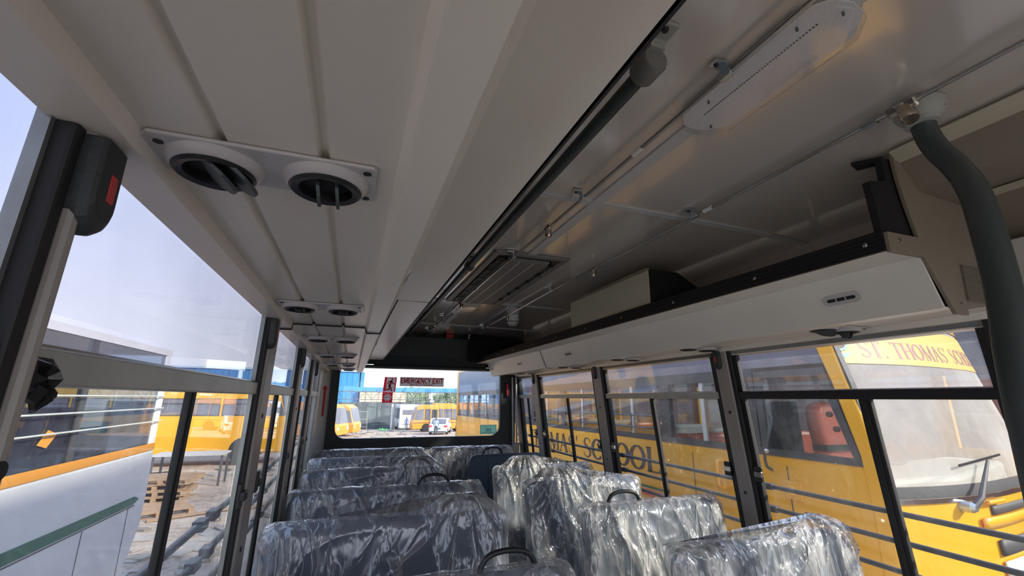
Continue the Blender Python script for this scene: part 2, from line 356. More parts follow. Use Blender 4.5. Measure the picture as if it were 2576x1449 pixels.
def dup(o, loc=None, parent=None, label=None):
    c = o.copy(); COL.objects.link(c)
    if parent is not None: c.parent = parent
    if loc is not None: c.location = loc
    for ch in list(o.children): dup(ch, None, c)
    if label: c['label'] = label
    return c
def catmull(pts, n=8):
    pts = [Vector(p) for p in pts]; P = [pts[0]*2-pts[1]] + pts + [pts[-1]*2-pts[-2]]; o = []
    for i in range(1, len(P)-2):
        for k in range(n):
            t = k/n; a, b, c, d = P[i-1], P[i], P[i+1], P[i+2]
            o.append(0.5*((2*b)+(-a+c)*t+(2*a-5*b+4*c-d)*t*t+(-a+3*b-3*c+d)*t**3))
    o.append(pts[-1]); return o
def sans_mesh(txt, size, mat, name, bold=0.0, ext=0.0):
    cu = bpy.data.curves.new('t', 'FONT'); cu.body = txt; cu.size = size; cu.offset = bold; cu.align_x = 'CENTER'; cu.extrude = ext
    ob = bpy.data.objects.new('t', cu); COL.objects.link(ob)
    dg = bpy.context.evaluated_depsgraph_get(); dg.update()
    me = bpy.data.meshes.new_from_object(ob.evaluated_get(dg)); me.name = name
    me.materials.clear(); me.materials.append(M[mat]); bpy.data.objects.remove(ob); bpy.data.curves.remove(cu)
    return me
def place_text(txt, size, mat, name, parent, loc, xdir, updir, bold=0.0, sx=1.0):
    me = sans_mesh(txt, size, mat, name, bold)
    x = Vector(xdir).normalized(); u = Vector(updir).normalized(); n = x.cross(u)
    for v in me.vertices: v.co = Vector(loc) + x*v.co.x*sx + u*v.co.y + n*v.co.z
    o = bpy.data.objects.new(name, me); COL.objects.link(o)
    if parent is not None: o.parent = parent; o.location = -wloc(parent)
    return o
# serif lettering built from tapered strokes: glyph -> (advance, [ (pts, widths) ])
def ell(cx, cy, rx, ry, a0, a1, n, wt, wn):
    pts = []; ws = []
    for i in range(n+1):
        a = a0+(a1-a0)*i/n; pts.append((cx+rx*math.cos(a), cy+ry*math.sin(a))); ws.append(wn+(wt-wn)*abs(math.cos(a)))
    return pts, ws
TH, TN = 0.19, 0.06
def stem(x, y0=0, y1=1, w=TH, ser=True):
    r = [([(x, y0), (x, y1)], [w, w])]
    if ser: r += [([(x-.14, y0+.02), (x+.14, y0+.02)], [.04, .04]), ([(x-.14, y1-.02), (x+.14, y1-.02)], [.04, .04])]
    return r
GL = {
 'S': (.72, [([(.60, .74), (.56, .90), (.38, .98), (.20, .93), (.12, .76), (.22, .60), (.44, .48), (.59, .34), (.59, .16), (.44, .03), (.26, .03), (.12, .12), (.08, .28)], [.02, .05, .05, .08, .12, .14, .15, .14, .12, .07, .05, .05, .02])]),
 'T': (.80, stem(.38, 0, 1, TH) + [([(.02, .97), (.74, .97)], [.06, .06]), ([(.04, 1), (.04, .78)], [.06, .01]), ([(.72, 1), (.72, .78)], [.06, .01])]),
 'H': (.92, stem(.16) + stem(.74) + [([(.16, .5), (.74, .5)], [TN, TN])]),
 'O': (.92, [ell(.45, .5, .36, .47, 0, 2*PI, 24, TH, TN)]),
 'C': (.82, [ell(.45, .5, .37, .47, .75, 2*PI-.75, 20, TH, TN), ([(.72, .98), (.72, .72)], [.02, .05])]),
 'M': (1.08, [([(.14, 0), (.16, 1)], [TN, TN]), ([(.16, 1), (.53, .04)], [TH, TH]), ([(.53, .04), (.88, 1)], [TN, TN]), ([(.90, 1), (.92, 0)], [TH, TH]), ([(.02, .02), (.27, .02)], [.04, .04]), ([(.78, .02), (1.05, .02)], [.04, .04]), ([(.02, .98), (.2, .98)], [.04, .04]), ([(.84, .98), (1.04, .98)], [.04, .04])]),
 'A': (.90, [([(.12, 0), (.44, 1)], [TN, TN]), ([(.42, 1), (.76, 0)], [TH, TH]), ([(.24, .36), (.64, .36)], [TN, TN]), ([(.0, .02), (.26, .02)], [.04, .04]), ([(.60, .02), (.90, .02)], [.04, .04])]),
 'L': (.78, stem(.18) + [([(.18, .03), (.68, .03)], [.06, .06]), ([(.68, .0), (.70, .26)], [.06, .01])]),
 'W': (1.15, [([(.10, 1), (.36, 0)], [TH, TH]), ([(.36, 0), (.58, 1)], [TN, TN]), ([(.54, 1), (.80, 0)], [TH, TH]), ([(.80, 0), (1.06, 1)], [TN, TN]), ([(0, .98), (.24, .98)], [.04, .04]), ([(.92, .98), (1.16, .98)], [.04, .04])]),
 'R': (.86, stem(.18) + [ell(.36, .74, .26, .24, -PI/2, PI/2, 10, TH, TN), ([(.18, .98), (.38, .98)], [TN, TN]), ([(.18, .5), (.38, .5)], [TN, TN]), ([(.42, .5), (.78, 0)], [.13, .13])]),
 'D': (.90, stem(.18) + [ell(.36, .5, .40, .47, -PI/2, PI/2, 14, TH, TN), ([(.18, .97), (.38, .97)], [TN, TN]), ([(.18, .03), (.38, .03)], [TN, TN])]),
 'K': (.88, stem(.18) + [([(.76, 1), (.24, .45)], [TN, TN]), ([(.36, .58), (.80, 0)], [.14, .14])]),
 "'": (.28, [([(.12, 1), (.10, .72)], [.10, .03])]), '.': (.32, [([(.08, .06), (.20, .06)], [.12, .12])]), ' ': (.40, []),
}
def L_(*p): return (list(p), [0.19]*len(p))
def AR(cx, cy, rx, ry, a0, a1, n=16): return ([(cx+rx*math.cos(a0+(a1-a0)*i/n), cy+ry*math.sin(a0+(a1-a0)*i/n)) for i in range(n+1)], [0.19]*(n+1))
SG = {
 'E': (.66, [L_((.10, 0), (.10, 1)), L_((.10, .91), (.58, .91)), L_((.10, .5), (.54, .5)), L_((.10, .09), (.58, .09))]),
 'M': (.92, [L_((.10, 0), (.10, 1)), L_((.14, .98), (.43, .10)), L_((.43, .10), (.72, .98)), L_((.76, 0), (.76, 1))]),
 'R': (.76, [L_((.10, 0), (.10, 1)), L_((.10, .91), (.40, .91)), AR(.40, .70, .20, .21, PI/2, -PI/2, 10), L_((.10, .49), (.40, .49)), L_((.38, .46), (.64, 0))]),
 'G': (.82, [AR(.42, .5, .33, .41, .8, 2*PI-.45), L_((.74, .08), (.74, .46)), L_((.46, .46), (.80, .46))]),
 'N': (.80, [L_((.10, 0), (.10, 1)), L_((.12, .95), (.62, .05)), L_((.64, 0), (.64, 1))]),
 'C': (.76, [AR(.42, .5, .33, .41, .8, 2*PI-.8)]), 'O': (.86, [AR(.42, .5, .33, .41, 0, 2*PI, 22)]),
 'Y': (.74, [L_((.04, 1), (.35, .46)), L_((.66, 1), (.35, .46)), L_((.35, .48), (.35, 0))]),
 'X': (.76, [L_((.06, 1), (.66, 0)), L_((.66, 1), (.06, 0))]), 'I': (.34, [L_((.14, 0), (.14, 1))]),
 'T': (.70, [L_((.0, .91), (.66, .91)), L_((.33, 0), (.33, .95))]),
 'B': (.74, [L_((.10, 0), (.10, 1)), L_((.10, .91), (.38, .91)), AR(.38, .71, .18, .20, PI/2, -PI/2, 8), L_((.1, .51), (.38, .51)), AR(.40, .30, .20, .21, PI/2, -PI/2, 8), L_((.1, .09), (.4, .09))]),
 'A': (.78, [L_((.06, 0), (.35, 1)), L_((.35, 1), (.64, 0)), L_((.18, .32), (.54, .32))]),
 'K': (.74, [L_((.10, 0), (.10, 1)), L_((.62, 1), (.16, .44)), L_((.28, .56), (.66, 0))]),
 'H': (.78, [L_((.10, 0), (.10, 1)), L_((.62, 0), (.62, 1)), L_((.1, .5), (.62, .5))]),
 'L': (.60, [L_((.10, 0), (.10, 1)), L_((.10, .09), (.54, .09))]), 'D': (.80, [L_((.10, 0), (.10, 1)), AR(.28, .5, .36, .41, PI/2, -PI/2), L_((.1, .91), (.3, .91)), L_((.1, .09), (.3, .09))]),
 'S': (.68, [([(.56, .80), (.46, .90), (.32, .92), (.16, .86), (.12, .72), (.20, .58), (.44, .46), (.54, .32), (.50, .16), (.34, .08), (.18, .10), (.08, .22)], [.17]*12)]), ' ': (.34, []),
}
def glyph_width(txt, size, sx=1.0, gl=None): return sum((gl or GL)[c][0] for c in txt)*size*sx
def serif(mb, txt, fn, size, sx=1.0, x0=0.0, gl=None):
    """fn(u, v) -> point on the painted surface"""
    x = x0
    for ch in txt:
        adv, st = (gl or GL)[ch]
        for pts, ws in st:
            n = len(pts); L = []; R = []
            for i, p in enumerate(pts):
                a = pts[max(i-1, 0)]; b = pts[min(i+1, n-1)]; dx, dy = b[0]-a[0], b[1]-a[1]; l = math.hypot(dx, dy) or 1
                nx, ny = -dy/l*ws[i]/2, dx/l*ws[i]/2
                L.append(fn(x+(p[0]+nx)*size*sx, (p[1]+ny)*size)); R.append(fn(x+(p[0]-nx)*size*sx, (p[1]-ny)*size))
            mb.add(L+R, [(i, i+1, n+i+1, n+i) for i in range(n-1)])
        x += adv*size*sx
    return x
def serif_width(txt, size, sx=1.0): return sum(GL[c][0] for c in txt)*size*sx

# ================================================================ THE BUS WE STAND IN
def XL(z): return -0.30 + 0.02*(z-1.5)
def XR(z): return 1.90 - 0.11*(z-1.5)
YB = 5.15          # rear wall
def wbox(mb, side, y0, y1, z0, z1, din, dout):
    """box following the (slightly leaning) side wall; din inwards, dout outwards"""
    f, sg = (XL, 1) if side == 'l' else (XR, -1)
    vs_ = []
    for z in (z0, z1):
        for y in (y0, y1):
            for d in (din, -dout): vs_.append((f(z)+sg*d, y, z))
    return mb.add(vs_, [(0, 2, 3, 1), (4, 5, 7, 6), (0, 1, 5, 4), (2, 6, 7, 3), (0, 4, 6, 2), (1, 3, 7, 5)])

MB().box(-0.42, 2.02, -1.6, 5.2, -0.06, 0.0).build('floor', 'floor')['kind'] = 'structure'
# ceiling: curved panels, cover strips over the joints
ceil = root('ceiling', (0.8, 2, 2.2), kind='structure')
seams = [-1.6, 1.32, 3.16, 4.30, 5.2]
cprof = [(1.93, 1.9), (1.955, 2.06), (1.885, 2.195), (1.60, 2.208), (1.2, 2.214), (0.8, 2.216)]
cprof_l = [(1.6-x, z) for x, z in cprof][::-1]
for i in range(4):
    a, b = seams[i]+0.002, seams[i+1]-0.002
    MB().sheet(cprof, a, b, -0.01).build('ceiling_panel', 'ceil', ceil, smooth=25)
    MB().sheet(cprof_l, a, b, -0.01).build('ceiling_panel', 'ceil', ceil, smooth=25)
for y in seams[1:4]:
    mb = MB(); mb.sheet([(x-0.004, z-0.0045) for x, z in cprof[1:]], y-0.016, y+0.016, -0.004)
    mb.sheet([(x+0.004, z-0.0045) for x, z in cprof_l[:-1]], y-0.016, y+0.016, -0.004)
    mb.build('seam_strip', 'strip', ceil)
MB().box(0.778, 0.822, -1.6, 5.1, 2.209, 2.2150).build('center_strip', 'strip', ceil, bevel=0.002)
# lower side walls
for side, nm in (('l', 'wall_left'), ('r', 'wall_right')):
    mb = MB(); wbox(mb, side, -1.6, 5.2, 0.0, 0.74, 0.0, 0.05); wbox(mb, side, -1.6, 5.2, 0.72, 0.76, 0.03, 0.05)
    mb.build(nm, 'wall')['kind'] = 'structure'
# header above windows (skin behind the racks)
mb = MB(); wbox(mb, 'l', -1.6, 5.2, 1.795, 2.05, 0.0, 0.03); mb.build('trim_1', 'wall')['kind'] = 'structure'
mb = MB(); wbox(mb, 'r', -1.6, 5.2, 1.755, 1.98, 0.0, 0.06); mb.build('trim_2', 'wall')['kind'] = 'structure'
mb = MB(); wbox(mb, 'r', -1.6, 5.2, 1.730, 1.756, 0.012, 0.05); mb.build('trim_3', 'duct')['kind'] = 'structure'
# front end of the saloon: driver's windscreen frame behind the camera
mb = MB()
mb.box(-0.36, 1.96, -1.64, -1.6, 0.0, 0.7); mb.box(-0.36, 1.96, -1.64, -1.6, 1.95, 2.23); mb.box(-0.36, -0.2, -1.64, -1.6, 0.7, 1.95); mb.box(1.8, 1.96, -1.64, -1.6, 0.7, 1.95)
mb.build('wall_front', 'wall')['kind'] = 'structure'

# ---- side windows
def side_window(n, side, y0, y1, mull, railm, pfront=0.0, muw=0.022):
    w = root('window_%d' % n, ((XL(1.1) if side == 'l' else XR(1.1)), (y0+y1)/2, 0.76), kind='structure')
    w['label'] = None or ('side window between two pillars')
    fr = MB(); t = 0.022 if side == 'r' else (0.007 if n == 1 else 0.012)
    dq = 0.012 if side == 'r' else 0.002
    wbox(fr, side, y0, y0+t, 0.76, 1.745, 0.012, dq); wbox(fr, side, y1-t, y1, 0.76, 1.79 if side == 'l' else 1.745, 0.010, dq)
    fr.build('frame', 'alu' if side == 'l' else 'blackrub', w)
    fr = MB(); wbox(fr, side, y0, y1, 0.76, 0.79, 0.012, 0.012); (wbox(fr, side, y0, y1, 1.776, 1.796, 0.0, 0.012) if side == 'l' else wbox(fr, side, y0, y1, 1.735, 1.755, 0.012, 0.012)); fr.build('frame', 'alu', w)
    r = MB(); wbox(r, side, y0, y1, 1.508, 1.545, 0.018, 0.015); r.build('cross_rail', railm, w, bevel=0.003)
    r = MB(); wbox(r, side, y0, y1, 1.545, 1.549, 0.010, 0.008); r.build('glass_bead', 'steel', w)
    g = MB(); wbox(g, side, y0+0.004, y1-0.004, 1.545, 1.78 if side == 'l' else 1.755, 0.001, 0.003); g.build('upper_pane', 'skyhaze_pane' if side == 'l' else 'glassd', w)
    g = MB(); wbox(g, side, y0+0.01, mull, 0.78, 1.51, 0.004, -0.001); g.build('sliding_pane', 'glass', w)
    g = MB(); wbox(g, side, mull, y1-0.01, 0.78, 1.51, -0.003, 0.006); g.build('sliding_pane', 'glass', w)
    m_ = MB(); wbox(m_, side, mull-muw, mull+muw, 0.78, 1.51, 0.010, 0.002 if side == 'l' else 0.010); wbox(m_, side, mull-muw*0.35, mull+muw*0.35, 0.78, 1.51, 0.014, 0.002)
    m_.build('mullion', 'blackrub', w, bevel=0.002)
    b = w
    for z in (1.085, 0.98, 0.87):
        q = MB(); f = XL if side == 'l' else XR; sg = -1 if side == 'l' else 1
        dz = 0.055 if side == 'l' else 0
        x = f(z)+sg*0.07
        q.tube([(x, y0-0.05, z+dz), (x, y1+0.05, z+dz)], 0.0105, 12)
        for yy in (y0-0.015, y1+0.015): q.box(min(x-0.014, x+0.014), max(x-0.014, x+0.014), yy-0.03, yy+0.03, z+dz-0.014, z+dz+0.014)
        q.build('guard_bar', 'bar', w, smooth=True)
    return w
side_window(1, 'l', -0.75, 0.484, -0.15, 'railgrey')
side_window(2, 'l', 0.515, 1.60, 1.035, 'railgrey', muw=0.013)
side_window(3, 'l', 1.76, 2.56, 2.10, 'railgrey', muw=0.013)
side_window(4, 'l', 2.74, 3.36, 3.02, 'railgrey')
side_window(5, 'l', 3.52, 4.30, 3.80, 'railgrey', muw=0.012)
side_window(6, 'r', 0.79, 1.79, 1.20, 'black')
side_window(7, 'r', 1.925, 3.08, 2.53, 'railgrey', muw=0.018)
side_window(8, 'r', 3.245, 4.38, 3.78, 'railgrey', muw=0.018)
side_window(9, 'r', 4.56, 5.02, 4.78, 'railgrey', muw=0.014)
side_window(10, 'r', -0.75, 0.68, -0.1, 'black')
# ---- pillars
def pillar(side, y0, y1, din=0.032):
    p = root('pillar', ((XL(1) if side == 'l' else XR(1)), (y0+y1)/2, 0.0), kind='structure')
    m_ = MB(); wbox(m_, side, y0+(0.02 if y1-y0 > 0.08 else 0.014), y1-(0.02 if side == 'r' else 0.002), 0.76, 1.76, din, 0.04 if side == 'r' else 0.004); m_.build('pillar_cover', 'pillar', p, bevel=0.006)
    m_ = MB(); wbox(m_, side, y0-0.002, y0+(0.022 if y1-y0 > 0.08 else 0.015), 0.76, 1.76, din*0.75, 0.035 if side == 'r' else 0.003); m_.build('rubber_seal', 'blackrub', p, bevel=0.004)
    m_ = MB(); wbox(m_, side, y1-(0.022 if side == 'r' else 0.006), y1+0.002, 0.76, 1.76, din*0.75, 0.035 if side == 'r' else 0.003); m_.build('rubber_seal', 'blackrub', p, bevel=0.004)
    f = XL if side == 'l' else XR; sg = 1 if side == 'l' else -1
    for z in (1.44, 1.05):
        q = MB(); q.lathe([(0.0075, 0), (0.0075, 0.002), (0.003, 0.0025)], (f(z)+sg*din, (y0+y1)/2, z), (sg, 0, 0), 12); q.build('screw', 'blackrub', p)
    return p
pillar('l', 0.485, 0.514, 0.036); pillar('l', 1.60, 1.755); pillar('l', 2.56, 2.73); pillar('l', 3.36, 3.52)
pillar('r', 0.685, 0.785); pillar('r', 1.795, 1.92); pillar('r', 3.085, 3.24); pillar('r', 4.385, 4.555)
# rear-left solid panel and rear corner posts
mb = MB(); wbox(mb, 'l', 4.30, 5.15, 0.76, 1.76, 0.02, 0.04); mb.build('trim_4', 'wall')['kind'] = 'structure'
mb = MB(); mb.prism([(-0.31, 4.86), (-0.20, 5.13), (-0.31, 5.13)], 'z', 0.9, 1.80); mb.build('trim_5', 'wall')['kind'] = 'structure'
mb = MB(); wbox(mb, 'r', 5.02, 5.15, 0.76, 1.76, 0.025, 0.04); mb.build('trim_6', 'charcoal')['kind'] = 'structure'
for x, r in ((1.835, 0.012), (1.80, 0.012)):
    mb = MB(); mb.tube([(x+0.02, 5.04-0.03*(x > 1.82), 0.6), (x, 5.04-0.03*(x > 1.82), 1.75)], r, 10); mb.build('trim_7' if x > 1.82 else 'trim_8', 'strip', smooth=True)['kind'] = 'structure'

# ---- rear wall with rounded window
def rounded(x0, x1, z0, z1, r, n=7):
    o = []
    for cx, cz, a in ((x1-r, z1-r, 0), (x0+r, z1-r, PI/2), (x0+r, z0+r, PI), (x1-r, z0+r, 1.5*PI)):
        for k in range(n+1):
            t = a+PI/2*k/n; o.append((cx+r*math.cos(t), cz+r*math.sin(t)))
    return o
def ringwall(outer_fn, inner, y0, y1, name, mat, parent):
    mb = MB(); n = len(inner)
    outp = [outer_fn(p) for p in inner]
    vs_ = [(p[0], y0, p[1]) for p in outp]+[(p[0], y0, p[1]) for p in inner]+[(p[0], y1, p[1]) for p in outp]+[(p[0], y1, p[1]) for p in inner]
    fs_ = []
    for i in range(n):
        j = (i+1) % n
        fs_ += [(i, j, n+j, n+i), (2*n+i, 3*n+i, 3*n+j, 2*n+j), (n+i, n+j, 3*n+j, 3*n+i), (i, 2*n+i, 2*n+j, j)]
    mb.add(vs_, fs_); return mb.build(name, mat, parent, smooth=30, bevel=0.012, seg=3)
rear = root('wall_rear', (0.78, 5.15, 0), kind='structure')
inner = rounded(-0.135, 1.665, 1.085, 1.86, 0.11)
def outer_fn(p):
    cx, cz = 0.765, 1.45; dx, dz = p[0]-cx, p[1]-cz
    hx, hz = 1.09, 0.47
    s = min(hx/abs(dx) if dx else 9e9, hz/abs(dz) if dz else 9e9); return (cx+dx*s, cz+dz*s)
ringwall(outer_fn, inner, 5.08, 5.15, 'window_surround', 'charcoal', rear)
MB().box(-0.34, 1.92, 5.12, 5.16, 0.0, 1.0).build('rear_panel', 'fascia', rear)
MB().box(-0.34, 1.94, 5.15, 5.18, 1.9, 2.24).build('rear_skin', 'charcoal', rear)
MB().prism([(4.86, 2.155), (5.15, 2.155), (5.15, 1.83), (5.02, 1.83), (4.93, 1.95)], 'x', 0.20, 1.46).build('header_box', 'charcoal', rear, bevel=0.012)
MB().box(0.0, 1.70, 4.99, 5.15, 1.815, 1.845).build('header_lip', 'charcoal', rear, bevel=0.01)
MB().box(1.20, 1.86, 4.82, 4.87, 1.90, 2.17).build('side_block', 'carpet', rear)
rw = root('window_11', (0.77, 5.12, 1.1), kind='structure')
mb = MB(); inn2 = rounded(-0.16, 1.69, 1.06, 1.88, 0.12); mb.prism(inn2, 'y', 5.125, 5.130); mb.build('pane', 'glass', rw)
# rear-window signs (thin stickers: single faces)
def sticker(pts, y, name, mat, parent):
    m_ = MB(); m_.add([(p[0], y, p[1]) for p in pts], [tuple(range(len(pts)))]); return m_.build(name, mat, parent)
def rc(x0, x1, z0, z1): return [(x0, z0), (x1, z0), (x1, z1), (x0, z1)]
sg_ = root('emergency_exit_sign', (0.74, 5.118, 1.64), 'grey sign strip reading EMERGENCY EXIT in red, stuck on rear window', 'sign')
sticker(rc(0.495, 0.99, 1.628, 1.728), 5.121, 'plate', 'signgrey', sg_)
mb = MB(); mb.box(0.495, 0.99, 5.1172, 5.1188, 1.724, 1.728); mb.box(0.495, 0.498, 5.1172, 5.1188, 1.66, 1.724); mb.build('border', 'signred', sg_)
for t_, z_, h_, w_ in (('EMERGENCY EXIT', 1.660, 0.060, 0.475), ('BREAK THE GLASS ON EMERGENCY', 1.636, 0.017, 0.27)):
    mb = MB(); k_ = w_/glyph_width(t_, h_, 1.0, SG); serif(mb, t_, lambda u, v: (0.7425-w_/2+u, 5.1185, z_+v), h_, k_, gl=SG); mb.build('lettering', 'signink', sg_)
rm = root('running_man_sign', (0.385, 5.118, 1.57), 'red square sign of a running man leaving a doorway, upper sticker on rear window', 'sign')
ob_ = MB()
for q_ in ([(0.318, 1.568), (0.348, 1.568), (0.358, 1.725), (0.330, 1.725)], [(0.440, 1.568), (0.452, 1.568), (0.462, 1.725), (0.446, 1.725)], [(0.348, 1.568), (0.440, 1.568), (0.440, 1.572), (0.348, 1.572)], [(0.358, 1.719), (0.446, 1.719), (0.446, 1.725), (0.358, 1.725)]):
    ob_.add([(p[0], 5.1205, p[1]) for p in q_], [(0, 1, 2, 3)])
ob_.build('plate', 'signred', rm)
sticker([(0.348, 1.572), (0.440, 1.572), (0.446, 1.719), (0.358, 1.719)], 5.120, 'doorway', 'signgrey', rm)
mb = MB(); Y_ = 5.116
def flat(mb, pts, w, y=Y_):
    for a, b in zip(pts[:-1], pts[1:]):
        d = Vector((b[0]-a[0], b[1]-a[1])).normalized(); n = Vector((-d.y, d.x))*w/2; e = d*w*0.3
        mb.add([(a[0]-e.x+n.x, y, a[1]-e.y+n.y), (a[0]-e.x-n.x, y, a[1]-e.y-n.y), (b[0]+e.x-n.x, y, b[1]+e.y-n.y), (b[0]+e.x+n.x, y, b[1]+e.y+n.y)], [(0, 1, 2, 3)])
flat(mb, [(0.405, 1.68), (0.385, 1.63)], 0.024); flat(mb, [(0.405, 1.68), (0.378, 1.675), (0.366, 1.65)], 0.010)
flat(mb, [(0.408, 1.68), (0.42, 1.656), (0.44, 1.652)], 0.010); flat(mb, [(0.385, 1.632), (0.384, 1.592), (0.352, 1.588)], 0.014)
flat(mb, [(0.388, 1.632), (0.404, 1.604), (0.41, 1.574)], 0.014)
mb.add([(0.412+0.011*math.cos(2*PI*k/16), Y_, 1.702+0.011*math.sin(2*PI*k/16)) for k in range(16)], [tuple(range(16))]); mb.build('figure', 'signink', rm)
sb = root('breaking_glass_sign', (0.383, 5.118, 1.5), 'small red sign with a pale jagged star, lower sticker on rear window', 'sign')
star = []
for k in range(18):
    a = 2*PI*k/18+0.1; r = (0.05 if k % 2 == 0 else 0.030)*(1+0.12*math.sin(k*2.3)); star.append((0.373+r*math.cos(a), 1.505+r*math.sin(a)))
sticker(star, 5.120, 'star', 'signgrey', sb)
def rect_pt(p):
    dx, dz = p[0]-0.373, p[1]-1.505; s_ = min(0.055/abs(dx) if dx else 9e9, 0.057/abs(dz) if dz else 9e9); return (0.373+dx*s_, 1.505+dz*s_)
ob_ = MB(); op_ = [rect_pt(p) for p in star]; n_ = len(star)
ob_.add([(p[0], 5.120, p[1]) for p in op_]+[(p[0], 5.120, p[1]) for p in star], [(i, (i+1) % n_, n_+(i+1) % n_, n_+i) for i in range(n_)])
for sx_ in (-1, 1):
    for sz_ in (-1, 1):
        c_ = (0.373+0.055*sx_, 1.505+0.057*sz_)
        for i in range(n_):
            a_, b_ = op_[i], op_[(i+1) % n_]
            if (abs(abs(a_[0]-0.373)-0.055) < 1e-6) != (abs(abs(b_[0]-0.373)-0.055) < 1e-6) and (a_[0]-0.373)*sx_ > 0 and (a_[1]-1.505)*sz_ > 0: ob_.add([(a_[0], 5.120, a_[1]), (c_[0], 5.120, c_[1]), (b_[0], 5.120, b_[1])], [(0, 1, 2)])
ob_.build('plate', 'signred', sb)
mb = MB(); flat(mb, [(0.345, 1.505), (0.366, 1.506)], 0.006); flat(mb, [(0.38, 1.512), (0.40, 1.503)], 0.004); mb.build('mark', 'signink', sb)
st = root('window_sticker', (1.54, 5.118, 1.1), 'pale green sticker with mirrored writing, lower right corner of rear window', 'sticker')
sticker(rc(1.435, 1.635, 1.10, 1.205), 5.121, 'plate', 'signgreen', st)
place_text('kial', 0.052, 'teal', 'lettering', st, (1.535, 5.1185, 1.135), (-1, 0, 0), (0, 0, 1), bold=0.001)
mb = MB(); mb.tube([(1.50+0.035*math.cos(t), 5.118, 1.15+0.035*math.sin(t)) for t in [PI*k/8 for k in range(9)]], 0.0015, 6)
for a in ((1.44, 1.63, 1.106, 1.109), (1.44, 1.63, 1.197, 1.20), (1.44, 1.443, 1.106, 1.20), (1.627, 1.63, 1.106, 1.20), (1.47, 1.60, 1.118, 1.124)): mb.box(a[0], a[1], 5.117, 5.1188, a[2], a[3])
mb.build('border', 'teal', st)
# emergency hammers
def hammer(loc, label, holder=True, L=0.26):
    h = root('emergency_hammer', loc, label, 'hammer', 'emergency hammers at the rear window')
    x, y, z = loc
    mb = MB(); mb.tube([(x, y, z-L/2), (x, y, z), (x, y, z+L/2)], [0.011, 0.012, 0.013], 12); mb.ball((x, y, z+L/2), 0.016); mb.cyl((x-0.02, y, z+L/2-0.01), (x+0.02, y, z+L/2-0.01), 0.008)
    mb.build('handle', 'red', h, smooth=True)
    if holder: MB().box(x-0.02, x+0.025, y+0.005, y+0.03, z-L/2-0.02, z+L/2+0.02).build('holder', 'black', h, bevel=0.005)
    return h
hammer((-0.245, 4.72, 1.46), 'long red emergency hammer on the left rear corner panel', False, 0.27)
hammer((1.742, 5.055, 1.60), 'short red emergency hammer in black holder right of rear window', True, 0.12)

# ================================================================ overhead racks / air ducts
ZB, ZL_ = 1.752, 1.900
def rack_profile(side):
    L = [(-0.290, ZB), (-0.238, ZB), (-0.234, ZB+0.022), (-0.168, ZB+0.022), (-0.164, ZB+0.031), (-0.158, ZB+0.031), (-0.154, ZB+0.022), (-0.062, ZB+0.022), (-0.058, ZB+0.031), (-0.052, ZB+0.031), (-0.048, ZB+0.022), (0.028, ZB+0.022), (0.036, ZB), (0.083, ZB), (0.145, ZL_), (0.275, ZL_)]
    if side == 'l': return L
    return [(1.6-x, z) for x, z in L]
def rack(side, y0, y1, label):
    o = root('overhead_rack', ((0.0 if side == 'l' else 1.6), (y0+y1)/2, ZB), label, 'luggage rack', 'overhead racks')
    pr = rack_profile(side); t = 0.006 if side == 'l' else -0.006
    MB().sheet(pr[:13], y0, y1, t).build('air_duct_panel', 'duct', o)
    # fascia with rounded bottom bead
    MB().sheet([pr[12], pr[13], pr[14]], y0, y1, t).build('fascia', 'fascia' if side == 'r' else 'duct', o, bevel=0.002)
    MB().sheet([pr[14], pr[15]], y0, y1, t).build('lip_underside', 'fascia' if side == 'r' else 'duct', o)
    xe = pr[15][0]; s = 1 if side == 'l' else -1
    mb = MB(); mb.box(min(xe, xe+s*0.010), max(xe, xe+s*0.010), y0, y1, ZL_-0.006, ZL_+0.052)
    for k in range(4): mb.box(min(xe+s*0.010, xe+s*0.0135), max(xe+s*0.010, xe+s*0.0135), y0, y1, ZL_+0.000+k*0.013, ZL_+0.006+k*0.013)
    mb.build('rubber_edge', 'black', o)
    if side == 'r':
        for yy in (0.755, 1.12, 1.55, 1.96, 2.35, 2.76, 3.2, 3.65, 4.1, 4.55):
            if y0 < yy < y1:
                q = MB(); q.lathe([(0.0065, 0), (0.0065, 0.002), (0.003, 0.004)], (xe-0.0135, yy, ZL_+0.022), (-1, 0, 0), 10); q.build('rivet', 'steel', o)
    if y0 > 1.8:
        MB().sheet(pr[:16], y0-0.004, y0+0.0, (-0.006 if side == 'l' else 0.003)).build('joint_seal', 'blackrub', o)
    # shelf inside
    xa = xe+s*0.005; xb = (-0.31 if side == 'l' else 1.90)
    MB().box(min(xa, xb), max(xa, xb), y0, y1, ZL_-0.006, ZL_+0.002).build('shelf', 'duct', o)
    return o
rack('l', -1.5, 1.824, 'long grey overhead rack and air duct, left side, nearest section')
rack('l', 1.834, 4.90, 'grey overhead rack and air duct, left side, rear section past the dark joint')
rack('r', 0.712, 3.396, 'white-faced overhead rack over the right windows, long front section with end plate')
rack('r', 3.402, 4.96, 'white-faced overhead rack over the right windows, short rear section')
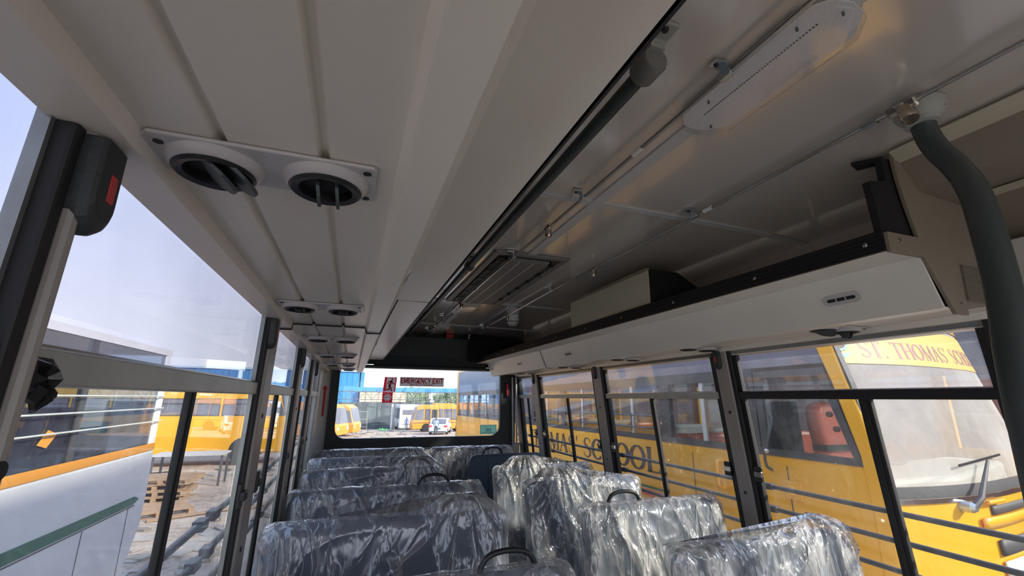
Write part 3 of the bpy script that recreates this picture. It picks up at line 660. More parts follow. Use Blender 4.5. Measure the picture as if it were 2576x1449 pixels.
# twin vent plates
def vent_plate(label, open_fins=False, ang=0.0):
    o = root('air_vent_plate', (0, 0, 0), label, 'air vent', 'twin air vent plates')
    mb = MB(); mb.prism([(-0.122, -0.036), (-0.112, -0.048), (0.118, -0.048), (0.122, -0.044), (0.122, 0.046), (0.118, 0.050), (-0.105, 0.050), (-0.122, 0.034)], 'z', -0.005, 0.0)
    mb.build('plate', 'ventw', o, bevel=0.003)
    for i, cx in enumerate((-0.060, 0.062)):
        c = (cx, 0.006, -0.004)
        MB().lathe([(0.052, 0), (0.049, -0.006), (0.045, -0.011), (0.041, -0.012), (0.040, -0.004), (0.038, 0)], c, (0, 0, 1), 32, cap=False).build('bezel', 'ventw', o, smooth=50)
        r = MB(); r.lathe([(0.0405, -0.008), (0.0435, -0.013), (0.040, -0.016), (0.032, -0.014), (0.031, -0.002)], c, (0, 0, 1), 32, cap=False).build('ring', 'black', o, smooth=50)
        MB().lathe([(0.036, -0.002), (0.036, -0.003)], c, (0, 0, 1), 24).build('throat', 'blackrub', o)
        for k in range(2):
            fx = cx+(-0.010 if k == 0 else 0.012)
            L_, D_ = ((0.033, 0.040) if i == 0 else (0.018, 0.028)) if open_fins else (0.028, 0.008)
            pts = []
            for q in range(13):
                a = PI*q/12; pts.append((0.006+L_*math.cos(a), -0.012-D_*math.sin(a)))
            m_ = MB(); m_.prism(pts, 'x', fx-0.002, fx+0.002)
            tl = (-0.95 if i == 0 else -0.15)*(1 if open_fins else 0)
            R = Matrix.Rotation(tl, 3, 'Y')
            for n_, v in enumerate(m_.v):
                q3 = R @ (Vector(v)-Vector((fx, 0.006, -0.010)))+Vector((fx, 0.006, -0.010)); m_.v[n_] = tuple(q3)
            m_.build('fin', 'rail', o)
    for sx, sy in ((-0.100, 0.036), (-0.106, -0.030), (0.110, 0.038), (0.110, -0.034)):
        q = MB(); q.lathe([(0.005, 0), (0.005, -0.001)], (sx, sy, -0.005), (0, 0, 1), 10); q.build('screw', 'blackrub', o)
    return o
vp0 = vent_plate('twin air vent plate on left duct, nearest to the camera, fins hanging open', True)
vp0.location = (-0.116, 0.555, ZB+0.021)
vp1 = vent_plate('twin round air vent plate on left duct, second from the camera, before the dark joint')
vp1.location = (-0.110, 1.43, ZB+0.021)
ordn = ['third from the camera, just beyond the joint', 'fourth from the camera', 'fifth from the camera, near the rear', 'last and smallest before the rear window']
for k, yy in enumerate((2.22, 3.10, 3.95, 4.62)):
    dup(vp1, (-0.110, yy, ZB+0.021), None, 'twin air vent plate on left duct, ' + ordn[k])
ordr = ['nearest, above the window with the school banner', 'second, before the first full pillar', 'third from the camera', 'fourth from the camera', 'last, near the rear corner']
for k, yy in enumerate((1.14, 1.86, 2.53, 3.35, 4.35)):
    dup(vp1 if k else vp0, (1.71, yy, ZB+0.021), None, 'twin air vent under the right rack, ' + ordr[k])
# oval slots in the fascia
def fascia_slot(y, side, label):
    x0, z0 = (1.6-0.114, ZB+0.074) if side == 'r' else (0.114, ZB+0.074)
    o = root('slot_vent', (x0, y, z0), label, 'slot vent', 'oval slots in the rack fascias')
    d = Vector((1.6-0.083-(1.6-0.145), 0, ZB-ZL_)) if side == 'r' else Vector((0.083-0.145, 0, ZB-ZL_)); d.normalize()
    n = Vector((-1, 0, -0.42)).normalized() if side == 'r' else Vector((1, 0, -0.42)).normalized()
    up = -d; c = Vector((x0, y, z0))
    def P(u, v, h): return c + Vector((0, u, 0)) + up*v + n*h
    def plate(L, H, h0, h1, mat, nm, cy=0):
        pts = []
        for s_, a0 in ((1, -PI/2), (-1, PI/2)):
            for k in range(9):
                a = a0+PI*k/8; pts.append((cy+s_*(L/2-H/2)+H/2*math.cos(a), H/2*math.sin(a)))
        m_ = MB(); k = len(pts); m_.add([P(u, v, h0) for u, v in pts]+[P(u, v, h1) for u, v in pts], [tuple(range(k)), tuple(range(2*k-1, k-1, -1))]+[(i, (i+1) % k, k+(i+1) % k, k+i) for i in range(k)])
        m_.build(nm, mat, o)
    plate(0.120, 0.036, -0.001, 0.004, 'ventw', 'bezel')
    plate(0.090, 0.011, 0.0041, 0.005, 'blackrub', 'slot')
    for dy in (-0.015, 0.015):
        m_ = MB(); m_.add([P(dy-0.0015, -0.008, 0.005), P(dy+0.0015, -0.008, 0.005), P(dy+0.0015, 0.008, 0.005), P(dy-0.0015, 0.008, 0.005), P(dy-0.0015, -0.008, 0.0065), P(dy+0.0015, -0.008, 0.0065), P(dy+0.0015, 0.008, 0.0065), P(dy-0.0015, 0.008, 0.0065)],
            [(0, 1, 2, 3), (7, 6, 5, 4), (0, 4, 5, 1), (1, 5, 6, 2), (2, 6, 7, 3), (3, 7, 4, 0)]); m_.build('divider', 'ventw', o)
fascia_slot(0.955, 'r', 'grey oval slot vent on right rack fascia, nearest and largest')
fascia_slot(2.93, 'r', 'small oval slot on right rack fascia, just ahead of the joint')
fascia_slot(3.96, 'r', 'small oval slot on the short rear section of right rack')
fascia_slot(4.86, 'r', 'oval slot at the far end of right rack fascia')
fascia_slot(1.19, 'l', 'thin dark slot on the left rack edge, nearer one')
fascia_slot(2.88, 'l', 'thin dark slot on the left rack edge, farther one')

# end plate of the right rack, front cove and carpet flap
ep = root('rack_end_plate', (1.6, 0.705, 1.75), 'tan cut-out end plate closing the right overhead rack, with two screws', 'panel')
poly = [(1.318, 1.888), (1.318, 1.945), (1.452, 1.945), (1.432, 2.04), (1.420, 2.12), (1.418, 2.205), (1.43, 2.205), (1.47, 2.20), (1.91, 2.13), (1.90, 1.80), (1.60, 1.752), (1.60, 1.735), (1.545, 1.735), (1.46, 1.888)]
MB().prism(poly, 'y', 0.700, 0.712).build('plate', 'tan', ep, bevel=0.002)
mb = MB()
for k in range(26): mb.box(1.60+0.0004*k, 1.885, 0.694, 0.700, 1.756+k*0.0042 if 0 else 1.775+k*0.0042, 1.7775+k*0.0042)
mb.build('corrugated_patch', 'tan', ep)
for (x, z) in ((1.36, 1.925), (1.575, 1.765)):
    q = MB(); q.lathe([(0.006, 0), (0.005, 0.003)], (x, 0.700, z), (0, -1, 0), 12); q.build('screw', 'steel', ep)
cf = root('carpet_flap', (1.38, 0.73, 1.95), 'black carpet flap hanging inside the right rack behind the end plate', 'flap')
MB().prism([(1.325, 1.955), (1.47, 1.955), (1.445, 2.05), (1.430, 2.19), (1.392, 2.19), (1.390, 2.115), (1.315, 2.10)], 'y', 0.716, 0.735).build('flap', 'carpet', cf)
MB().prism([(1.355, 0.775), (1.405, 0.718), (1.43, 0.745), (1.405, 0.79)], 'z', 2.188, 2.198).build('tab', 'carpet', cf)
fc = root('front_cove', (1.6, -0.2, 2.1), kind='structure'); fc['label'] = 'tan cove panel'
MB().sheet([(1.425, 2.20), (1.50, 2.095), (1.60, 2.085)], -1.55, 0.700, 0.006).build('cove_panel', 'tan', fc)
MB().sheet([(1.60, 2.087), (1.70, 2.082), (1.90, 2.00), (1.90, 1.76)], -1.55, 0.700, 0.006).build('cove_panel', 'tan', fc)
MB().sheet([(1.405, 2.205), (1.428, 2.188), (1.446, 2.180)], -1.55, 0.700, -0.007).build('edge_trim', 'cream', fc)
MB().box(1.640, 1.672, -1.55, 0.62, 2.070, 2.080).build('edge_trim', 'cream', fc)
fc.name = 'trim_9'
# divider box in the rack
dv = root('rack_divider_box', (1.45, 2.15, 1.91), 'beige divider box with black end standing in the right rack below the ceiling', 'box')
MB().box(1.335, 1.343, 1.745, 2.585, 1.905, 2.13).build('front_board', 'cream', dv, bevel=0.002)
MB().box(1.325, 1.347, 1.745, 2.585, 2.126, 2.138).build('top_bead', 'tan', dv)
MB().prism([(1.340, 1.905), (1.340, 2.13), (1.52, 2.13), (1.66, 2.05), (1.70, 1.905)], 'y', 1.742, 1.750).build('end_board', 'carpet', dv)
MB().prism([(1.340, 1.905), (1.340, 2.13), (1.52, 2.13), (1.66, 2.05), (1.70, 1.905)], 'y', 2.577, 2.585).build('end_board', 'carpet', dv)
MB().sheet([(1.34, 2.132), (1.52, 2.13), (1.66, 2.05), (1.70, 1.905)], 1.752, 2.575, 0.006).build('top_board', 'carpet', dv)

# ================================================================ ceiling equipment
hr = root('grab_rail', (0.47, 2.5, 2.12), 'long dark grab rail hanging along the left rack edge, with grey end cap', 'grab rail')
RX, RZ = 0.516, 2.165
MB().tube([(RX, 0.64, RZ), (RX, 4.95, RZ)], 0.0175, 18).build('tube', 'rail', hr, smooth=True)
for yy, pl in ((0.622, 'capgrey'), (2.12, 'rail'), (3.75, 'rail'), (4.95, 'rail')):
    b = MB()
    if yy < 1: b.lathe([(0.026, -0.024), (0.029, -0.018), (0.029, 0.026), (0.027, 0.030)], (RX, yy, RZ), (0, 1, 0), 24)
    else: b.lathe([(0.024, -0.012), (0.026, -0.008), (0.026, 0.008), (0.024, 0.012)], (RX, yy, RZ), (0, 1, 0), 24)
    bo = b.build('socket', pl, hr, smooth=True)
    MB().prism([(RX-0.016, RZ+0.018), (RX+0.016, RZ+0.018), (RX+0.026, 2.212), (RX-0.026, 2.212)], 'y', yy-0.012-0.02*(yy < 1), yy-0.004).build('bracket', 'flange', hr)
    MB().box(RX-0.026, RX+0.026, yy-0.05-0.02*(yy < 1), yy, 2.206, 2.214).build('bracket_foot', 'flange', hr, bevel=0.003)
    q = MB(); q.lathe([(0.008, 0), (0.006, -0.005)], (RX, yy-0.035-0.02*(yy < 1), 2.206), (0, 0, 1), 12); q.build('bolt', 'black', hr)

def fire_pipe(x, z, y0, y1, label):
    p = root('suppression_pipe', (x, (y0+y1)/2, z), label, 'pipe', 'thin steel pipes under the ceiling')
    pts = [(x+0.004*math.sin(y*2.1), y, z+0.002*math.sin(y*3)) for y in [y0+(y1-y0)*k/30 for k in range(31)]]
    MB().tube(pts, 0.0058, 10).build('tube', 'steel', p, smooth=True)
    return p
def pipe_x(x, y): return x+0.004*math.sin(y*2.1)
PZ = 2.187
p1 = fire_pipe(0.703, PZ, -1.2, 5.0, 'thin steel pipe under the ceiling between grab rail and ceiling lights')
p2 = fire_pipe(1.181, PZ, -1.2, 5.0, 'thin steel pipe under the ceiling on the right, passing the curved pole')
def clip(p, x, y, z):
    c = MB(); x = pipe_x(x, y)
    c.box(x-0.008, x+0.008, y-0.016, y+0.016, z-0.007, z+0.007); c.build('clip_band', 'zinc', p, bevel=0.002)
    c = MB(); c.box(x-0.007, x-0.004, y-0.010, y+0.010, z, 2.212); c.prism([(x-0.038, y-0.010), (x-0.004, y-0.014), (x-0.004, y+0.014), (x-0.038, y+0.010)], 'z', 2.206, 2.211)
    c.build('clip_foot', 'zinc', p)
    c = MB(); c.lathe([(0.005, 0), (0.004, -0.004)], (x-0.026, y, 2.206), (0, 0, 1), 10); c.build('clip_bolt', 'black', p)
for y in (0.607, 1.25, 1.95, 2.65, 3.8, 4.6): clip(p1, 0.703, y, PZ)
for y in (1.24, 2.55, 4.2): clip(p2, 1.181, y, PZ)
def coupling(p, x, y, z):
    c = MB(); x = pipe_x(x, y); c.cyl((x, y-0.02, z), (x, y+0.02, z), 0.008, 12); c.build('sleeve', 'white', p, smooth=True)
coupling(p1, 0.703, 0.93, PZ); coupling(p2, 1.181, 1.17, PZ)
def nozzle(x, y, z, label, big=False):
    n = root('spray_nozzle', (x, y, z), label, 'nozzle', 'spray nozzles on the ceiling pipes')
    s = 1.25 if big else 1.0; x = pipe_x(x, y)
    b = MB()
    for sg in (-1, 1): b.lathe([(0.0085*s, 0.008), (0.011*s, 0.010), (0.011*s, 0.022*s), (0.008*s, 0.025*s)], (x, y, z), (0, sg, 0), 6)
    b.ball((x, y, z), 0.012*s); b.build('tee', 'steel', n, smooth=30)
    MB().lathe([(0.010*s, -0.006), (0.013*s, -0.010), (0.013*s, -0.022*s), (0.014*s, -0.024*s), (0.0145*s, -0.036*s), (0.012*s, -0.042*s), (0.004, -0.042*s)], (x, y, z), (0, 0, 1) if not big else (0.25, 0.35, 1), 16).build('nozzle_head', 'brass', n, smooth=30)
    return n
nozzle(0.703, 1.54, PZ, 'small brass spray nozzle on left ceiling pipe, ahead of the louvred grille')
nozzle(0.703, 3.10, PZ, 'brass spray nozzle on left ceiling pipe, at the far end of the grille')
nozzle(0.703, 4.25, PZ, 'brass spray nozzle on left ceiling pipe, farthest back')
nz = nozzle(1.181, 0.545, PZ, 'large brass spray nozzle with hex fittings beside the curved pole flange', True)
MB().lathe([(0.009, 0), (0.009, 0.035)], (pipe_x(1.181, .60), 0.60, PZ), (0, 1, 0), 6).build('hex_nut', 'zinc', nz)
nozzle(1.181, 2.0, PZ, 'brass spray nozzle on right ceiling pipe, beside the grille')
nozzle(1.181, 3.45, PZ, 'brass spray nozzle on right ceiling pipe, beside the smoke detector')
nozzle(1.181, 4.75, PZ, 'brass spray nozzle on right ceiling pipe, nearest the rear')

# ceiling lamps
def ceiling_lamp(label):
    o = root('ceiling_lamp', (0, 0, 0), label, 'ceiling light', 'ceiling lamps')
    def outl(w, l, ch): return [(-w, -l+ch), (-w+ch*0.8, -l+ch*0.15), (0, -l), (w-ch*0.8, -l+ch*0.15), (w, -l+ch), (w, l-ch), (w-ch*0.8, l-ch*0.15), (0, l), (-w+ch*0.8, l-ch*0.15), (-w, l-ch)]
    MB().prism(outl(0.078, 0.205, 0.050), 'z', -0.006, 0.0).build('base_plate', 'led', o)
    a = outl(0.080, 0.208, 0.050); b = outl(0.054, 0.180, 0.038); m_ = MB(); n = len(a)
    m_.add([(x, y, -0.005) for x, y in a]+[(x, y, -0.020) for x, y in a]+[(x, y, -0.036) for x, y in b], [tuple(range(2*n, 3*n))]+[(i, (i+1) % n, n+(i+1) % n, n+i) for i in range(n)]+[(n+i, n+(i+1) % n, 2*n+(i+1) % n, 2*n+i) for i in range(n)])
    m_.build('lens', 'lens', o, bevel=0.003)
    h = MB()
    for k in range(44):
        y = -0.150+k*0.0068; h.box(-0.020, -0.017, y, y+0.003, -0.0075, -0.0062)
    h.build('led_row', 'black', o)
    for x, y in ((-0.048, 0.10), (-0.048, -0.13), (0.03, 0.175), (0.0, -0.185)):
        q = MB(); q.lathe([(0.0026, 0), (0.0026, -0.008)], (x, y, -0.006), (0, 0, 1), 8); q.build('screw', 'black', o)
    mb = MB(); mb.box(0.048, 0.0485, -0.10, 0.03, -0.024, -0.010); mb.build('protective_film', 'lens', o)
    return o
l0 = ceiling_lamp('long clear ceiling lamp with angular lens, nearest to the camera'); l0.location = (0.80, 0.605, 2.2105)
dup(l0, (0.80, 3.36, 2.2105), None, 'ceiling lamp just behind the louvred grille')
dup(l0, (0.80, 4.50, 2.2105), None, 'ceiling lamp nearest the rear window')
# louvred roof grille
hg = root('roof_grille', (0.78, 2.42, 2.2), 'grey louvred roof grille with knobs along both sides', 'grille')
X0, X1, Y0, Y1 = 0.605, 1.015, 1.95, 3.18
mb = MB(); t_ = 0.035
mb.box(X0, X1, Y0, Y0+t_, 2.203, 2.216); mb.box(X0, X1, Y1-t_, Y1, 2.203, 2.216); mb.box(X0, X0+t_, Y0+t_, Y1-t_, 2.203, 2.216); mb.box(X1-t_, X1, Y0+t_, Y1-t_, 2.203, 2.216)
mb.build('frame', 'louver', hg, bevel=0.008)
MB().box(X0+0.03, X1-0.03, Y0+0.03, Y1-0.03, 2.206, 2.210).build('backing', 'black', hg)
mb = MB(); y = Y0+0.10
while y < Y1-0.06:
    mb.box(X0+0.085, X1-0.085, y, y+0.006, 2.1965, 2.2005); y += 0.011
lv = mb.build('louvres', 'louver', hg); lv['kind'] = 'stuff'
mb = MB(); y = Y0+0.08
while y < Y1-0.04:
    mb.box(X0+0.04, X0+0.08, y, y+0.005, 2.199, 2.204); y += 0.011
lv = mb.build('side_louvres', 'black', hg); lv['kind'] = 'stuff'
mb = MB(); mb.box(X0+0.08, X1-0.08, Y0+0.07, Y0+0.10, 2.1955, 2.207); mb.box(X0+0.08, X1-0.08, Y1-0.07, Y1-0.05, 2.1955, 2.207)
mb.box(X0+0.08, X0+0.088, Y0+0.07, Y1-0.05, 2.1955, 2.207); mb.box(X1-0.088, X1-0.08, Y0+0.07, Y1-0.05, 2.1955, 2.207); mb.build('panel_rim', 'louver', hg)
for x in (X0+0.165, X1-0.165): MB().box(x-0.003, x+0.003, Y0+0.10, Y1-0.06, 2.1950, 2.1985).build('rib', 'strip', hg)
for i in range(6):
    for x in (X0+0.055, X1-0.055):
        yy = Y0+0.14+i*0.175; q = MB(); q.box(x-0.014, x+0.014, yy-0.012, yy+0.012, 2.1945, 2.205); q.build('knob', 'black', hg, bevel=0.003)
# smoke detector, red sounder
sd = root('smoke_detector', (1.27, 3.55, 2.2), 'white round smoke detector on the ceiling beside right pipe', 'smoke detector')
MB().lathe([(0.052, 0.015), (0.052, -0.030), (0.048, -0.042)], (1.27, 3.55, 2.196), (0, 0, 1), 28).build('base', 'white', sd, smooth=True)
MB().lathe([(0.048, -0.040), (0.050, -0.052), (0.042, -0.062), (0.034, -0.075), (0.015, -0.078)], (1.27, 3.55, 2.196), (0, 0, 1), 28).build('chamber', 'white', sd, smooth=True)
mb = MB(); mb.lathe([(0.0505, -0.044), (0.0505, -0.050)], (1.27, 3.55, 2.196), (0, 0, 1), 28, cap=False); mb.lathe([(0.040, -0.064), (0.037, -0.071)], (1.27, 3.55, 2.196), (0, 0, 1), 28, cap=False); mb.build('slots', 'black', sd)
rs = root('fire_sounder', (0.99, 4.98, 2.2), 'small red fire sounder on the ceiling above the rear window', 'alarm')
MB().box(0.955, 1.045, 4.93, 5.02, 2.155, 2.214).build('body', 'red', rs, bevel=0.008)
MB().lathe([(0.028, 0), (0.020, -0.02), (0.012, -0.04)], (1.0, 4.97, 2.155), (0, 0, 1), 16).build('horn', 'red', rs, smooth=True)
# curved pole
cp_ = root('curved_grab_pole', (1.25, 0.54, 2.2), 'thick dark grey curved grab pole with grey ceiling flange, right edge', 'grab pole')
pp = catmull([(1.252, 0.545, 2.19), (1.262, 0.548, 2.14), (1.258, 0.535, 2.085), (1.225, 0.495, 2.005), (1.165, 0.455, 1.915), (1.105, 0.428, 1.80), (1.055, 0.41, 1.68), (1.01, 0.40, 1.57), (0.985, 0.395, 1.45), (0.965, 0.39, 1.25), (0.95, 0.385, 0.9), (0.95, 0.385, 0.0)], 8)
MB().tube(pp, 0.0245, 24).build('pole', 'rail', cp_, smooth=True)
MB().lathe([(0.050, 0.016), (0.050, -0.004), (0.046, -0.014), (0.034, -0.024), (0.034, -0.036), (0.0245, -0.037)], (1.253, 0.546, 2.192), (0, 0, 1), 32).build('flange', 'flange', cp_, smooth=True)
for a in (0.6, 2.7, 4.8):
    q = MB(); q.lathe([(0.006, 0), (0.005, -0.004)], (1.253+0.042*math.cos(a), 0.546+0.042*math.sin(a), 2.183), (0, 0, 1), 10); q.build('bolt', 'black', cp_)
MB().lathe([(0.045, 0.0), (0.045, 0.012), (0.026, 0.03)], (0.95, 0.385, 0), (0, 0, 1), 24).build('foot_flange', 'flange', cp_, smooth=True)

# panic buttons on pillars
def panic_button(side, y, label, z=1.70, face=-1):
    o = root('panic_button', ((XL(z) if side == 'l' else XR(z)), y, z), label, 'panic button', 'panic buttons on the pillars')
    s = 1 if side == 'l' else -1; x = (XL(z)+0.024) if side == 'l' else (XR(z)-0.026)
    pts = [(-0.023, 0.038), (0.023, 0.038), (0.023, -0.030)]
    for k in range(1, 10):
        a = -PI*k/10; pts.append((0.023*math.cos(a), -0.030+0.030*math.sin(a)))
    pts.append((-0.023, -0.030))
    b = MB(); n = len(pts)
    lv_ = [(0.0, 1.0), (0.010, 1.0), (0.018, 0.92), (0.022, 0.76)]
    vs_ = []
    for h, sc in lv_:
        for (u, v) in pts: vs_.append((x+s*h, y+u*sc, z+v*(sc if v < 0 else 1)))
    fs_ = [tuple(range(n)), tuple(range(4*n-1, 3*n-1, -1))]
    for j in range(3): fs_ += [(j*n+i, j*n+(i+1) % n, (j+1)*n+(i+1) % n, (j+1)*n+i) for i in range(n)]
    b.add(vs_, fs_); b.build('housing', 'charcoal', o, bevel=0.003, seg=3)
    k_ = MB(); k_.obox((x+s*0.021, y+0.004, z-0.008), (0.004, 0.013, 0.030)); k_.build('red_key', 'redbtn', o, bevel=0.0018, seg=3)
    return o
panic_button('l', 0.520, 'black panic button with red key hanging under left rack, nearest pillar', 1.712)
panic_button('l', 1.62, 'black panic button on the second left pillar', 1.712)
panic_button('l', 2.60, 'black panic button on the third left pillar', 1.712)
panic_button('l', 3.60, 'black panic button on the fourth left pillar near the rear', 1.712)
panic_button('r', 1.87, 'black panic button with red key at the top of the nearest full right pillar', 1.72)
panic_button('r', 3.17, 'black panic button on the second full right pillar', 1.72)
panic_button('r', 4.48, 'black panic button on the right pillar nearest the rear', 1.72)
# window latches
def latch(side, y, label, z=1.145):
    o = root('window_latch', ((XL(z) if side == 'l' else XR(z)), y, z), label, 'latch', 'window latches')
    s = 1 if side == 'l' else -1; x = (XL(z)+0.014) if side == 'l' else (XR(z)-0.014)
    MB().box(min(x, x+s*0.012), max(x, x+s*0.012), y-0.022, y+0.022, z-0.035, z+0.035).build('body', 'black', o, bevel=0.004)
    MB().box(min(x+s*0.010, x+s*0.024), max(x+s*0.010, x+s*0.024), y-0.030, y+0.012, z-0.012, z+0.014).build('thumb_grip', 'steel' if side == 'r' else 'black', o, bevel=0.003)
for y, l in ((1.60, 'black latch on the left window ahead of the second pillar'), (1.845, 'black latch on the left window just past the second pillar'), (2.585, 'black latch ahead of the third left pillar'), (3.33, 'black latch ahead of the fourth left pillar'), (3.56, 'black latch past the fourth left pillar')):
    latch('l', y, l, 1.215)
for y, l in ((1.765, 'latch with steel grip, camera side of the nearest full right pillar'), (1.955, 'latch with steel grip, far side of the nearest full right pillar'), (3.06, 'latch on near side of the second full right pillar'), (3.27, 'latch on far side of the second full right pillar'), (4.36, 'latch on near side of the last right pillar'), (4.585, 'latch on far side of the last right pillar')):
    latch('r', y, l, 1.15)
# torn black polythene on the left rail
def torn():
    mb = MB(); rr = random.Random(5)
    edge = [(0.515, 1.534), (0.535, 1.536), (0.556, 1.535), (0.566, 1.528), (0.570, 1.515), (0.571, 1.502), (0.567, 1.495), (0.569, 1.489), (0.562, 1.491), (0.557, 1.483), (0.550, 1.486), (0.548, 1.492), (0.540, 1.497), (0.528, 1.500), (0.515, 1.500)]
    c = (0.545, 1.515); n = len(edge)
    rings = []
    for d, off in ((0.0, 0.018), (1.0, 0.0)):
        for k, sc in enumerate((0.0, 0.45, 0.8, 1.0)):
            pass
    layers = [(1.0, 0.016), (0.97, 0.021), (0.62, 0.030), (0.3, 0.022), (0.0, 0.028)]
    vs_ = []
    for sc, dx in layers:
        for i, (y, z) in enumerate(edge): vs_.append((XL(1.5)+dx+0.003*math.sin(i*2.3+sc*9)*(sc > 0.05), c[0]+(y-c[0])*sc, c[1]+(z-c[1])*sc))
    fs_ = []
    for j in range(len(layers)-1): fs_ += [(j*n+i, j*n+(i+1) % n, (j+1)*n+(i+1) % n, (j+1)*n+i) for i in range(n)]
    fs_.append(tuple(range(n))); mb.add(vs_, fs_)
    tag(mb.build('torn_polythene', 'tape'), 'torn scrap of black polythene hanging on the left window rail by nearest pillar', 'plastic scrap')
torn()

# ================================================================ seats
def slab_pts(w, h, th, r, nt, front=44, off=0.0):
    """closed shell of a rounded upright slab; returns rings of (x, y, z, isfront)"""
    per = []
    for i in range(front+1): per.append((-1+2*i/front, -1, 0))
    for k in range(1, 6): a = -PI/2+PI*k/6; per.append((1, None, a))
    nb = front//2
    for i in range(nb+1): per.append((1-2*i/nb, 1, 0))
    for k in range(1, 6): a = PI/2+PI*k/6; per.append((-1, None, a))
    rings = []
    hw0 = w/2+off; ht0 = th/2+off; r = r+off
    for j in range(nt+1):
        t = j/nt; t = 1-(1-t)**1.6
        z = t*(h+off)
        H = h+off
        hw = hw0 if z < H-r else hw0-r+math.sqrt(max(0, r*r-(z-(H-r))**2))
        rt = ht0*0.9
        ht = ht0 if z < H-rt else ht0*max(0.02, math.sqrt(max(0, 1-((z-(H-rt))/rt)**2)))
        hw = max(hw, 0.02)
        ring = []
        for a, s, ang in per:
            if s is None:
                cx = (hw-ht)*a; x = cx+ht*math.cos(ang); y = ht*math.sin(ang)
            else:
                x = a*(hw-ht); y = s*ht
            ring.append(Vector((x, y, z)))
        rings.append(ring)
    return rings
def slab_mesh(mb, rings):
    n = len(rings[0]); vs_ = [p for r in rings for p in r]
    fs_ = [(j*n+i, j*n+(i+1) % n, (j+1)*n+(i+1) % n, (j+1)*n+i) for j in range(len(rings)-1) for i in range(n)]
    fs_.append(tuple((len(rings)-1)*n+i for i in range(n)))
    mb.add(vs_, fs_)
def seat(name, xc, w, ytop, label, hx=None, covered=True, tent=False, seedv=0, ztop=1.02, group='plastic wrapped bench seats', mess=1.0, lump=None):
    o = root(name, (xc, ytop-0.10, 0), label, 'seat', group)
    tilt = math.tan(math.radians(11)); h = 0.62; zb = ztop-h; th = 0.085
    def put(p): return (xc+p.x, ytop+(p.z-h)*tilt+p.y, zb+p.z)
    mb = MB(); slab_mesh(mb, [[Vector(put(p)) for p in r] for r in slab_pts(w, h, th, 0.085, 22, 20)])
    mb.build('backrest', 'fabric' if covered else 'fabric2', o, smooth=50)
    if not covered:
        for sx in (-1, 1):
            x = xc+sx*(w/2-0.17)
            MB().tube([(x, ytop+(z-ztop)*tilt-th/2-0.0005, z) for z in (ztop-0.02, ztop-0.3, ztop-0.55)], 0.003, 6).build('piping', 'black', o)
    # cushion
    mb = MB()
    mb.grid(lambda u, v: (xc+(u-0.5)*w, ytop-0.16-0.40*v, 0.48+0.02*math.sin(PI*v)-0.05*(v > 0.99)), 8, 10)
    mb.box(xc-w/2, xc+w/2, ytop-0.56, ytop-0.13, 0.38, 0.475)
    mb.build('cushion', 'fabric', o, bevel=0.0)
    for sx in (-1, 1):
        x = xc+sx*(w/2-0.12)
        mb = MB(); mb.box(x-0.02, x+0.02, ytop-0.50, ytop-0.46, 0.0, 0.38); mb.build('leg', 'black', o)
        mb = MB(); mb.box(x-0.02, x+0.02, ytop-0.20, ytop-0.16, 0.0, 0.38); mb.build('leg', 'black', o)
    if hx is not None:
        pts = catmull([(hx-0.090, ytop, ztop-0.03), (hx-0.086, ytop, ztop+0.012), (hx-0.060, ytop, ztop+0.044), (hx, ytop, ztop+0.054), (hx+0.060, ytop, ztop+0.044), (hx+0.086, ytop, ztop+0.012), (hx+0.090, ytop, ztop-0.03)], 5)
        MB().tube(pts, 0.0085, 12).build('grab_handle', 'black', o, smooth=True)
    if not covered: return o
    sv = seedv*7.31
    rings = slab_pts(w, h, th, 0.055, 84, 130, off=0.013)
    hxr = (hx-xc) if hx is not None else (lump if lump is not None else 0.2*w)
    H = h+0.013; out = []
    for r in rings:
        q = []
        for p in r:
            x, y, z = p
            k1 = max(0.0, 1-abs(mnoise.noise(Vector((x*6.5+sv+1.5*z, y*6, z*1.9))))*5); k2 = max(0.0, 1-abs(mnoise.noise(Vector((x*13+sv-5*z, y*9, z*5+3))))*4.5)
            d = (0.011*k1*k1+0.003*k2*k2)*mess
            d += 0.004*mnoise.noise(Vector((x*9+sv, y*9, z*6+3)))*mess
            dx, dz = x-hxr, H+0.03-z; dist = math.hypot(dx, dz); a = math.atan2(dx, dz)
            wgt = math.exp(-dist/0.30) if (tent or lump is not None) else 0.45*math.exp(-dist/0.2)
            d += 0.022*wgt*((1-abs(math.sin(a*7+1.6*mnoise.noise(Vector((a*3, dist*3, sv))))))**1.6-0.25)
            # loose skirt near the bottom and sides
            lo = max(0, 1-z/0.35); d += 0.018*lo*(0.5+0.5*math.sin(x*30+sv+2*mnoise.noise(Vector((x*5, z*3, sv)))))
            sgn = -1 if y < 0 else 1
            ny = y+sgn*d if abs(y) > 1e-4 else y
            nx = x*(1+0.01*lo)+0.004*mnoise.noise(Vector((z*14, x*3, sv)))
            nz = z
            top = max(0, (z-(H-0.10))/0.10)
            if tent: hgt = 0.060*max(0.0, min(1.0, 1.9-abs(x-hxr)/0.095)) if abs(x-hxr) < 0.18 else 0
            elif lump is not None: hgt = 0.045*max(0, 1-abs(x-hxr)/0.22)**1.2
            else: hgt = 0
            nz += top*hgt
            nz += top*(0.0025*mnoise.noise(Vector((x*18+sv, 3, 1)))+0.005*mnoise.noise(Vector((x*5+sv, 5, 1))))
            # pointed gathered corners
            cr_ = max(0, (abs(x)-(w/2-0.05))/0.06)*top; nz += 0.012*min(cr_, 1)*mess; nx += math.copysign(0.008*min(cr_, 1), x)
            q.append(Vector(put(Vector((nx, ny, nz)))))
        out.append(q)
    mb = MB(); slab_mesh(mb, out)
    c = mb.build('plastic_cover', 'film' if mess >= 1.0 and xc > 1 else 'film_calm', o, smooth=70)
    # film over the cushion
    mb = MB()
